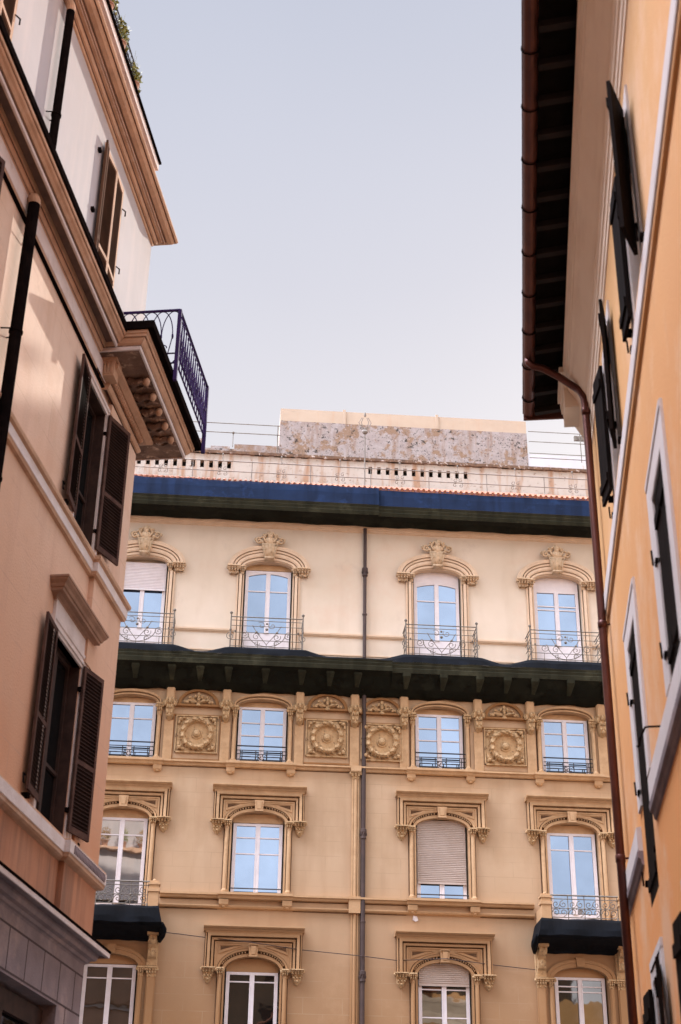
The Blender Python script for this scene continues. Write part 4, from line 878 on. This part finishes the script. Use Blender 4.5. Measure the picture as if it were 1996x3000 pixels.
for r_, (v0, v1) in enumerate(((4.912, 5.408),)):
    for i in range(44): u = 20.22 - .725 * i; mb.box(u - .008, u + .008, v0, v1, -.01, .004)
for u in (19.9,): mb.box(u - .008, u + .008, 0.5, 4.888, -.01, .004)
for v in (4.4, 3.9, 3.4, 2.9): mb.box(19.55, UE, v - .012, v + .012, -.01, .004)
mb.build('stone_joints', m_joint, LB, S)
for a in lw:
    mb = MB(); mb.box(a - 2.2, a + 1.12, 4.55, 4.80, -.25, -.18); mb.box(a - 2.2, a - 2.1, .1, 4.56, -.25, -.15); mb.box(a + 1.0, a + 1.12, .1, 4.56, -.25, -.15); mb.box(a - .6, a - .5, .1, 4.56, -.25, -.17)
    sf = mb.build('shop_front_frame', m_wood, LB, S); MB().box(a - 2.1, a + 1.0, .1, 4.7, -.28, -.26).build('pane', m_glass_b, sf, S)
# shutters
def leaf(mb, uh, wh, dr, th, v0, v1, width, rail=.42, t=.035, slats=True, sp=.058):
    c, s_ = math.cos(th), math.sin(th)
    def P(x, v, z): return (uh + dr * (x * c - z * s_), v, wh + x * s_ + z * c)
    def bx(x0, x1, a, b, z0, z1):
        mb.add([P(x0, a, z0), P(x1, a, z0), P(x1, b, z0), P(x0, b, z0), P(x0, a, z1), P(x1, a, z1), P(x1, b, z1), P(x0, b, z1)],
               [(0, 1, 2, 3), (4, 7, 6, 5), (0, 4, 5, 1), (1, 5, 6, 2), (2, 6, 7, 3), (3, 7, 4, 0)])
    st = .055
    m0 = mb.mi; mb.mi = 1
    bx(0, st, v0, v1, 0, t); bx(width - st, width, v0, v1, 0, t); bx(st, width - st, v0, v0 + .09, .001, t - .001); bx(st, width - st, v1 - .07, v1, .001, t - .001)
    vr = v0 + (v1 - v0) * rail; bx(st, width - st, vr - .035, vr + .035, .001, t - .001)
    mb.mi = 0
    bx(st, width - st, v0 + .09, v1 - .07, t * .40, t * .48)
    k = int((v1 - v0) / sp)
    for i in range(k):
        v = v0 + .1 + (v1 - v0 - .19) * (i + .5) / k
        if abs(v - vr) < .05: continue
        mb.add([P(st, v - .026, t - .002), P(width - st, v - .026, t - .002), P(width - st, v + .024, t * .35), P(st, v + .024, t * .35), P(st, v - .018, t + .001), P(width - st, v - .018, t + .001)],
               [(0, 1, 5, 4), (4, 5, 2, 3), (0, 1, 2, 3)])
    mb.mi = m0
def Lwindow(a0, a1, v0, v1, thl, thr, parent, wl=.62, wr=.62):
    mb = MB(); w = -.2                              # casement set deep in the reveal
    mb.box(a0, a0 + .07, v0, v1, w, w + .05); mb.box(a1 - .07, a1, v0, v1, w, w + .05); mb.box(a0, a1, v1 - .07, v1, w, w + .052); mb.box(a0, a1, v0, v0 + .09, w, w + .052); c = (a0 + a1) / 2
    mb.box(a0 - .001, a0 + .025, v0, v1, w, -.004); mb.box(a1 - .025, a1 + .001, v0, v1, w, -.004); mb.box(a0, a1, v1 - .02, v1 + .001, w, -.004)
    mb.box(c - .05, c + .05, v0, v1, w, w + .06); mb.box(a0, a1, v0 + .8, v0 + .85, w, w + .045)
    o = mb.build('window', m_wood, parent, S)
    MB().box(a0 + .05, a1 - .05, v0 + .05, v1 - .05, w + .005, w + .012).build('pane', m_glass_b, o, S)
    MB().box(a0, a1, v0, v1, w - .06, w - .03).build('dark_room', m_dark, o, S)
    for (uh, dr, th, wd_) in ((a0, -1, thl, wl), (a1, 1, thr, wr)):
        mb = MB(); leaf(mb, uh, .03 if dr < 0 else .045, dr, R(th), v0 + .05, v1 + .0, wd_); mb.build('shutter', [m_shut, m_shut_l], o, S)
    for sg, uh in ((-1, a0), (1, a1)):
        for v in (v0 + .35, v1 - .35): MB().box(uh - .03, uh + .03, v - .03, v + .03, 0, .05).build('hinge', m_cap, o, S)
        mb = MB()
        mb.tube([(uh + sg * .60, v0 + .22, .05), (uh + sg * .70, v0 + .22, .06), (uh + sg * .70, v0 + .10, .07), (uh + sg * .67, v0 + .10, .07)], .012, 4)
        mb.build('shutter_catch', m_cap, o, S); MB().box(uh + sg * .5 - .04, uh + sg * .5 + .04, v0 - .04, v0 + .02, 0, .09).build('shutter_stop', m_cap, o, S)
    return o
for i, a in enumerate(lw):
    Lwindow(a - .53, a + .57, 11.27, 13.68, 6, 17, LB)
    mb = MB()                                       # upper surround
    mb.sweep([(a - .53, 11.15), (a - .53, 13.68), (a + .55, 13.68), (a + .55, 11.15)], [(0, -.1), (0, .03), (.05, .035), (.06, .055), (.10, .06), (.11, .035), (.14, .035), (.14, 0)]); mb.build('window_surround', m_corn_l, LB, S)
    Lwindow(a - .72, a + .62, 7.0, 9.46, 4, 13, LB, .60, .58)
    mb = MB(); c0, c1 = a - .72, a + .62
    mb.sweep([(c0 - .02, 6.92), (c0 - .02, 9.44), (c1 + .02, 9.44), (c1 + .02, 6.92)], [(0, -.1), (0, .025), (.04, .03), (.045, .05), (.09, .055), (.10, .04), (.12, .04), (.13, .06), (.17, .065), (.175, 0)])
    o = mb.build('window_surround', m_corn_l, LB, S)
    MB().box(c0 - .14, c1 + .14, 9.62, 9.86, 0, .045).build('hood_frieze', m_corn_l, o, S)
    # projecting hood, mitred at both ends
    mb = MB(); hp_ = [(0, 9.84), (.03, 9.85), (.05, 9.88), (.10, 9.90), (.16, 9.905), (.165, 9.94), (.185, 9.95), (.20, 9.99), (.235, 10.03), (.245, 10.055), (.255, 10.06), (.255, 10.09), (0, 10.12)]
    mb.plan([(c0 - .16, 0), (c0 - .16, .01), (c1 + .14, .01), (c1 + .14, 0)], [(d, v) for d, v in hp_]); mb.build('window_hood', m_corn_h, o, S)
# penthouse windows: louvred leaves almost closed, one swung open
for i, a in enumerate(ph):
    a0, a1 = a - .5, a + .55
    mb = MB(); mb.sweep([(a0, 14.8), (a0, 17.88), (a1, 17.88), (a1, 14.8)], [(0, -.1), (0, .02), (.06, .02), (.06, 0)]); o = mb.build('window_surround', m_corn, LB, S)
    w_ = MB().box(a0, a1, 14.9, 17.88, -.2, -.15).build('window', m_wood, LB, S)
    for (uh, dr, th) in ((a0, 1, 4), (a1, -1, 3)):
        mb = MB(); leaf(mb, uh, .0, dr, R(th), 14.95, 17.84, .525, rail=.35, sp=.05); mb.build('shutter', [m_shut_sun, m_corn], w_, S)  # stiles take the cornice colour, painted as sunlit
    mb = MB(); leaf(mb, a0, .03, -1, R(9), 14.95, 17.84, .22, rail=.35, sp=.05); mb.build('shutter', [m_shut_sun, m_shut_sun], w_, S)
    for v in (17.5, 16.3): MB().tube([(a1 + .02, v, .03), (a1 + .10, v, .07), (a1 + .10, v - .10, .07)], .012, 4).build('shutter_catch', m_cap, w_, S); MB().box(a0 - .40, a0 - .32, v - .03, v + .03, 0, .05).build('shutter_stop', m_cap, w_, S)
# downpipes
def lpipe(u, w, r, v0, v1, nm, elbow=True, n=14):
    mb = MB(); mb.tube([(u, v0, w), (u, v1, w)], r, n)
    for v in [v0 + 1.4 + 2.1 * i for i in range(int((v1 - v0 - 1) / 2.1))]:
        mb.lathe_v((u, w), [(r, v - .02), (r + .012, v - .015), (r + .012, v + .015), (r, v + .02)], n); mb.tube([(u - r - .01, v, w), (u - r - .03, v, 0)], .012, 4); mb.tube([(u + r + .01, v, w), (u + r + .03, v, 0)], .012, 4)
    return mb.build(nm, m_cap, LB, S)
p1 = lpipe(14.87, .12, .062, 14.7, 18.12, 'downpipe'); MB().tube([(14.87, 18.12, .12), (14.87, 18.22, .12), (14.87, 18.30, .09), (14.87, 18.42, .02)], .066, 12).build('elbow', m_corn, p1, S)
p2 = lpipe(14.44, .16, .078, 0.2, 14.13, 'downpipe'); MB().tube([(14.44, 14.13, .16), (14.44, 14.19, .16), (14.44, 14.25, .13)], .082, 12).build('elbow', m_corn, p2, S)
mb = MB(); mb.tube([(14.52, 13.72, .13), (14.78, 13.70, .06), (14.80, 13.80, .03)], .012, 4); mb.tube([(14.30, 10.3, .16), (14.52, 10.30, .2), (14.62, 10.28, .12)], .012, 4); mb.build('pipe_bracket', m_cap, p2, S)
# roof terrace railing and its pot plants
mb = MB()
for v in (19.50, 19.30): mb.tube([(-6, v, .38), (17.56, v, .38)], .014, 4)
for i in range(120): u = 17.56 - i * .12; mb.tube([(u, 18.95, .38), (u, 19.50, .38)], .008, 4)
mb.build('roof_terrace_railing', m_iron, LB, S)
def plant(root_u, h, seed, spread, wisps):
    rnd = random.Random(seed); lf = MB()
    for i in range(420):
        a = rnd.uniform(0, 6.28); rr = spread * rnd.random() ** .5; z = rnd.uniform(.02, h) ; c = Vector((rr * math.cos(a) * 1.8, .22 + z * (1 - .3 * rr / spread), rr * math.sin(a) * .6))
        d1 = Vector((rnd.uniform(-1, 1), rnd.uniform(-1, 1), rnd.uniform(-1, 1))).normalized() * rnd.uniform(.02, .045); d2 = d1.cross(Vector((rnd.uniform(-1, 1), rnd.uniform(-1, 1), 1))).normalized() * d1.length * .5
        lf.add([c - d1, c + d2, c + d1, c - d2], [(0, 1, 2, 3)])
    for i in range(wisps):
        a = rnd.uniform(-.9, .9); lf.tube([(a * .1, .3, 0), (a * .25, h + .1, .03), (a * .4 + .05, h + .18 + rnd.uniform(0, .12), .07)], .0022, 3)
    return lf
for i, (u, h, sp, wi) in enumerate(((17.45, .32, .10, 5), (16.55, .40, .10, 4), (15.75, .45, .12, 5), (15.05, .40, .13, 3), (14.4, .4, .12, 3))):
    labs = ['bushy potted plant at the end of the roof railing over the penthouse cornice', 'wispy potted plant with long stalks, second from the end of the roof railing',
            'yellow flowering potted plant midway along the roof railing', 'leafy potted plant on the roof railing nearest the top edge of the photo', 'leafy potted plant on the roof railing just out of the photo']
    base = oL + Vector((math.sin(AS), math.cos(AS), 0)) * u + nL * .36; base.z = 18.965
    T = thing('potted_plant', labs[i], 'plant', base, rzS, 'potted plants on the roof terrace')
    plant(u, h * 1.25, 11 + i, sp * 1.5, wi).build('foliage', m_leaf, T, S)
    MB().lathe_v((0, 0), [(.0, 0), (.07, 0), (.09, .2), (.10, .2), (.10, .23), (.08, .23), (.0, .21)], 10).build('pot', m_pot, T, S)

mb = MB(); mb.box(UE, UE + .35, 16.95, 17.05, -9, -.4); mb.build('plant_ledge', m_corn, LB, S)
for i in range(5):
    w0 = -.9 - i * .75; base = oL + Vector((math.sin(AS), math.cos(AS), 0)) * (UE + .18) + nL * w0; base.z = 17.05
    T = thing('potted_plant', ['first', 'second', 'third', 'fourth', 'fifth'][i] + ' flowering pot from the street on the end wall ledge, mirrored in a window opposite', 'plant', base, rzS, 'flower pots on the end wall ledge')
    plant(0, .62, 40 + i, .34, 2).build('foliage', m_leaf2 if i % 2 else m_leaf, T, S)
    MB().lathe_v((0, 0), [(.0, 0), (.10, 0), (.15, .24), (.16, .24), (.16, .28), (.12, .28), (.0, .25)], 10).build('pot', m_pot, T, S)

# ================================================================== RIGHT BUILDING
S = 1
RB = thing('orange_stucco_building', 'orange building on the right with white window surrounds and a dark overhanging eave', 'building', oR, rzS)
UR = 17.50
rx = [13.36, 10.11, 5.7, 2.45, -.8]
holesR = []
for a in rx: holesR += [(a, a + .88, 9.45, 11.05), (a + .05, a + .90, 5.87, 7.50)]
holesR[1] = (13.42, 14.30, 4.85, 7.50)
holesR = [h for h in holesR]
for a in rx: holesR.append((a + .30, a + 1.25, 1.9, 4.22))
mb = MB(); holed_wall(mb, -12, UR, 0, 12.6, holesR, .25); mb.build('wall', m_orange, RB, S)
MB().box(-12, UR, 0, 12.9, -42, -.26).build('building_body', m_orange, RB, S)
def plank(mb, uh, wh, dr, th, v0, v1, width, t=.035):
    c, s_ = math.cos(th), math.sin(th)
    def P(x, v, z): return (uh + dr * (x * c - z * s_), v, wh + x * s_ + z * c)
    def bx(x0, x1, a, b, z0, z1):
        mb.add([P(x0, a, z0), P(x1, a, z0), P(x1, b, z0), P(x0, b, z0), P(x0, a, z1), P(x1, a, z1), P(x1, b, z1), P(x0, b, z1)],
               [(0, 1, 2, 3), (4, 7, 6, 5), (0, 4, 5, 1), (1, 5, 6, 2), (2, 6, 7, 3), (3, 7, 4, 0)])
    n = 3
    for i in range(n): bx(width * i / n + .003, width * (i + 1) / n - .003, v0, v1, 0, t)
    for v in (v0 + .18, v1 - .22): bx(.02, width - .02, v - .05, v + .05, t, t + .02)
    return bx
def Rfit(par, u, v, w=.05, sg=1):
    mb = MB()
    mb.tube([(u + .02, v + .02, w + .015), (u + .02, v - .12, w + .01)], .009, 4); mb.box(u - .05, u + .03, v - .13, v - .08, 0, w * .9); mb.build('shutter_catch', m_cap, par, S)
for i, a in enumerate(rx):
    # upper square window with open shutters
    u0, u1, v0, v1 = a, a + .88, 9.45, 11.05
    w_ = MB().box(u0, u1, v0, v1, -.2, -.14).build('window', m_wood, RB, S); MB().box(u0 + .08, u1 - .08, v0 + .08, v1 - .08, -.135, -.13).build('pane', m_glass_b, w_, S)
    mb = MB(); plank(mb, u0, .035, -1, R(20 if i == 1 else 9), v0 - .05, v1 - .02, .42); mb.build('shutter', m_shut2, w_, S)
    mb = MB(); plank(mb, u1, .035, 1, R(3 if i == 1 else 8), v0 - .05, v1 - .02, .42); mb.build('shutter', m_shut2, w_, S)
    Rfit(w_, u0 - .42, v0 - .1, .07, -1); Rfit(w_, u1 + .44, v0 + .16, .06, 1); Rfit(w_, u1 + .30, v0 - .12, .05, 1); Rfit(w_, u0 + .02, v0 + .35, .05, -1)
    mb = MB(); mb.sweep([(u0, v0 - .17), (u0, v1), (u1, v1), (u1, v0 - .17)], [(0, -.1), (0, .02), (.15, .022), (.15, 0)]); mb.build('window_surround', m_white, RB, S)
    # middle window with closed shutters
    fr = i == 0
    u0, u1, v0, v1 = (a + .05, a + .90, 5.87, 7.50) if not fr else (13.42, 14.30, 4.85, 7.50)
    w_ = MB().box(u0, u1, v0, v1, -.2, -.14).build('window', m_wood, RB, S)
    for (uh, dr) in ((u0 + .005, 1), (u1 - .005, -1)):
        mb = MB(); plank(mb, uh, -.035, dr, 0, v0 + .01, v1 - .02, (u1 - u0) / 2 - .01); mb.build('shutter', m_shut2, w_, S)
    for v in [v0 + .35, v1 - .45] + ([6.1] if fr else []): Rfit(w_, u1 + .05, v, .04, 1); MB().box(u0 + .0, u0 + .09, v - .02, v + .02, -.005, .012).build('hinge', m_cap, w_, S)
    mb = MB(); ww = .30 if not fr else .30; vb = 5.86
    mb.sweep([(u0, vb), (u0, v1), (u1, v1), (u1, vb)], [(0, -.1), (0, .016), (.02, .022), (ww, .024), (ww, 0)]) ; o = mb.build('window_surround', m_white, RB, S)
    mb = MB(); mb.prof_u([(0, v1 + .22), (.032, v1 + .24), (.034, v1 + .29), (0, v1 + .31)], u0 - .28, u1 + .30); mb.build('surround_lip', m_white, o, S)
    # lowest window
    u0, u1, v1 = a + .30, a + 1.25, 4.22
    w_ = MB().box(u0, u1, 1.9, v1, -.2, -.14).build('window', m_wood, RB, S)
    mb = MB(); plank(mb, u0, .03, -1, R(6), 1.9, v1 - .03, .45); mb.build('shutter', m_shut2, w_, S)
    mb = MB(); plank(mb, u1, .03, 1, R(3), 1.9, v1 - .06, .45); mb.build('shutter', m_shut2, w_, S)
    Rfit(w_, u1 + .43, v1 - .4, .05, 1)
    mb = MB(); mb.sweep([(u0, 1.8), (u0, v1), (u1, v1), (u1, 1.8)], [(0, -.1), (0, .02), (.14, .024), (.15, 0)]); mb.box(u0 - .15, u1 + .15, v1 + .12, v1 + .20, 0, .026); o = mb.build('window_surround', m_white, RB, S)
    mb = MB(); mb.box(u0 + .05, u1 + .02, v1 + .095, v1 + .115, .024, .03); mb.build('surround_groove', m_cap, o, S)
# string bands
MB().plan([(-12, 0), (UR, 0), (UR, -6)], [(0, 8.90), (.045, 8.915), (.05, 8.935), (.05, 9.13), (0, 9.14)]).build('string_band', m_white, RB, S)
MB().plan([(-12, 0), (UR, 0), (UR, -6)], [(0, 8.84), (.03, 8.855), (.035, 8.895), (0, 8.899)]).build('band_underside', m_orange, RB, S)
for (x0, x1) in ((-12, 13.10), (14.66, UR)):
    p = [(x0, 0), (x1, 0)] if x1 < UR else [(x0, 0), (UR, 0), (UR, -6)]
    MB().plan(p, [(0, 5.50), (.045, 5.51), (.05, 5.53), (.05, 5.74), (0, 5.75)]).build('lower_string_band', m_white, RB, S)
    MB().plan(p, [(0, 5.36), (.02, 5.37), (.03, 5.42), (.055, 5.44), (.06, 5.50), (0, 5.505)]).build('lower_band_moulding', m_lstone, RB, S)
# cove cornice
cp = [(0, 11.56), (.015, 11.57), (.018, 11.66), (.03, 11.67), (.033, 11.80), (.05, 11.82), (.053, 11.93), (.065, 11.95), (.07, 12.06), (.085, 12.08), (.10, 12.12), (.13, 12.20), (.17, 12.30), (.22, 12.40), (.265, 12.45), (.27, 12.49),
      (.29, 12.50), (.295, 12.54), (.31, 12.55), (.315, 12.60), (.33, 12.61), (.335, 12.68), (0, 12.75)]
MB().plan([(-12, 0), (UR, 0), (UR, -6)], cp).build('cove_cornice', m_cream, RB, S)
mb = MB(); mb.box(16.86, UR + .02, 12.50, 12.60, 0, .36); mb.box(16.72, UR + .03, 12.60, 12.68, 0, .39); mb.box(16.98, UR + .01, 12.20, 12.50, 0, .325)
mb.build('cornice_end_block', m_cream, RB, S)
# eave: boards, rafters, tiles, gutter
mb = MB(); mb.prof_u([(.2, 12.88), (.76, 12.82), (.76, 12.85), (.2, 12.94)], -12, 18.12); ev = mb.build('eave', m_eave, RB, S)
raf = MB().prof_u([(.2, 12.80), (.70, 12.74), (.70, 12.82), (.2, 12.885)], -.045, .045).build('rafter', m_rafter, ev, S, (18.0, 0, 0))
for i in range(1, 58): o = raf.copy(); C.objects.link(o); o.location.x -= i * .52
mb = MB()
for i in range(150): u = 18.05 - i * .20; mb.tube([(u, 12.99, .74), (u, 14.85, -4.5)], .07, 6)
mb.prof_u([(.74, 12.93), (-4.5, 14.80), (-4.5, 12.95), (.2, 12.945)], -12, 18.1); mb.build('tiled_roof', m_tile, RB, S)
mb = MB(); gu = []
for i in range(9):
    q = math.pi * i / 8; gu.append((.780 - .082 * math.cos(q), 12.85 - .082 * math.sin(q)))
g2_ = [(w * 1 + 0, v) for w, v in gu]
mb.loft([[(u, v, w) for w, v in gu] for u in [-12 + 30.15 * j / 60 for j in range(61)]])
mb.prof_u([(.71, 12.85), (.71, 12.92), (.70, 12.92), (.70, 12.85)], -12, 18.15); mb.tube([(-12, 12.855, .862), (18.15, 12.855, .862)], .010, 6)
mb.box(18.13, 18.17, 12.74, 12.92, -.2, .86)
gt = mb.build('copper_gutter', m_copper, ev, S, smooth=False)
mb = MB(); mb.tube([(0, 12.85 - .093 * math.sin(math.pi * j / 8), .780 - .093 * math.cos(math.pi * j / 8)) for j in range(9)], .010, 4); mb.box(-.010, .010, 12.85, 12.875, .86, .876)
gb = mb.build('gutter_bracket', m_cap, gt, S, (17.7, 0, 0))
for i in range(1, 34): o = gb.copy(); C.objects.link(o); o.location.x -= i * .83

mb = MB(); pw = .092
mb.tube([(16.66, 12.80, .80), (16.66, 12.73, .79), (16.66, 12.67, .73), (16.66, 12.63, .60), (16.64, 12.47, .40), (16.60, 12.28, .22), (16.56, 12.18, .14), (16.51, 12.05, pw + .01), (16.48, 11.9, pw), (16.45, 8, pw), (16.45, 0.1, pw)], .050, 14)
for v in (11.8, 8.75, 5.9, 3.0): mb.lathe_v((16.455, pw), [(.05, v - .05), (.058, v - .045), (.058, v + .03), (.05, v + .04)], 14); mb.tube([(16.455, v, pw), (16.455, v, 0)], .012, 4)
mb.build('copper_downpipe', m_copper, RB, S, smooth=True)
mb = MB(); mb.tube([(11.95, 5.84, 0), (11.95, 5.84, .10), (12.02, 5.86, .14), (12.05, 5.80, .17), (12.0, 5.76, .19), (12.03, 5.70, .20), (12.10, 5.72, .21)], .010, 5)
mb.build('iron_hook', m_cap, RB, S)

# ================================================================== building behind the camera (seen only as reflections)
BBu = thing('brown_stucco_building', 'brown building closing the street behind the camera, seen mirrored in the lowest panes', 'building', (0, -34, 0), 0)
S = 1
mb = MB(); hs = [(u - .6, u + .6, v, v + 2.2) for u in range(-26, 28, 4) for v in (2, 6, 10, 14, 18, 22)]
holed_wall(mb, -30, 30, 0, 27.5, hs, .2); mb.build('wall', m_behind, BBu, S); MB().box(-30, 30, 0, 27.5, -10, -.21).build('building_body', m_dark, BBu, S)
MB().box(-30.5, 30.5, 27.5, 28.1, -10, .6).build('cornice', m_corn, BBu, S)
mb = MB()
for h in hs: mb.box(h[0], h[1], h[2], h[3], -.15, -.1)
mb.build('window_shutters', m_shut, BBu, S)

# ================================================================== ground
def sheet(name, x0, x1, y0, y1, z, m, rz=0, kind='structure', h=None):
    mb = MB(); me = bpy.data.meshes.new(name)
    if h: vs = [(x0, y0, 0), (x1, y0, 0), (x1, y1, 0), (x0, y1, 0), (x0, y0, h), (x1, y0, h), (x1, y1, h), (x0, y1, h)]; fs = [(4, 5, 6, 7), (0, 1, 5, 4), (1, 2, 6, 5), (2, 3, 7, 6), (3, 0, 4, 7)]
    else: vs = [(x0, y0, 0), (x1, y0, 0), (x1, y1, 0), (x0, y1, 0)]; fs = [(0, 1, 2, 3)]
    me.from_pydata(vs, [], fs); me.materials.append(m); o = bpy.data.objects.new(name, me); C.objects.link(o); o.location = (0, 0, z); o.rotation_euler = (0, 0, rz); o['kind'] = kind; return o
sheet('ground', -1500, 1500, -1500, 1500, -.02, m_pave)
sheet('street', -5.9, 1.25, -32, 17, 0.0, m_cobble, -AS)
sheet('cross_street', -60, 60, 22, 38, -.008, m_asph, R(90) - AF)
sheet('pavement', -60, 60, 38, 39.8, -.01, m_pave, R(90) - AF, h=.14)
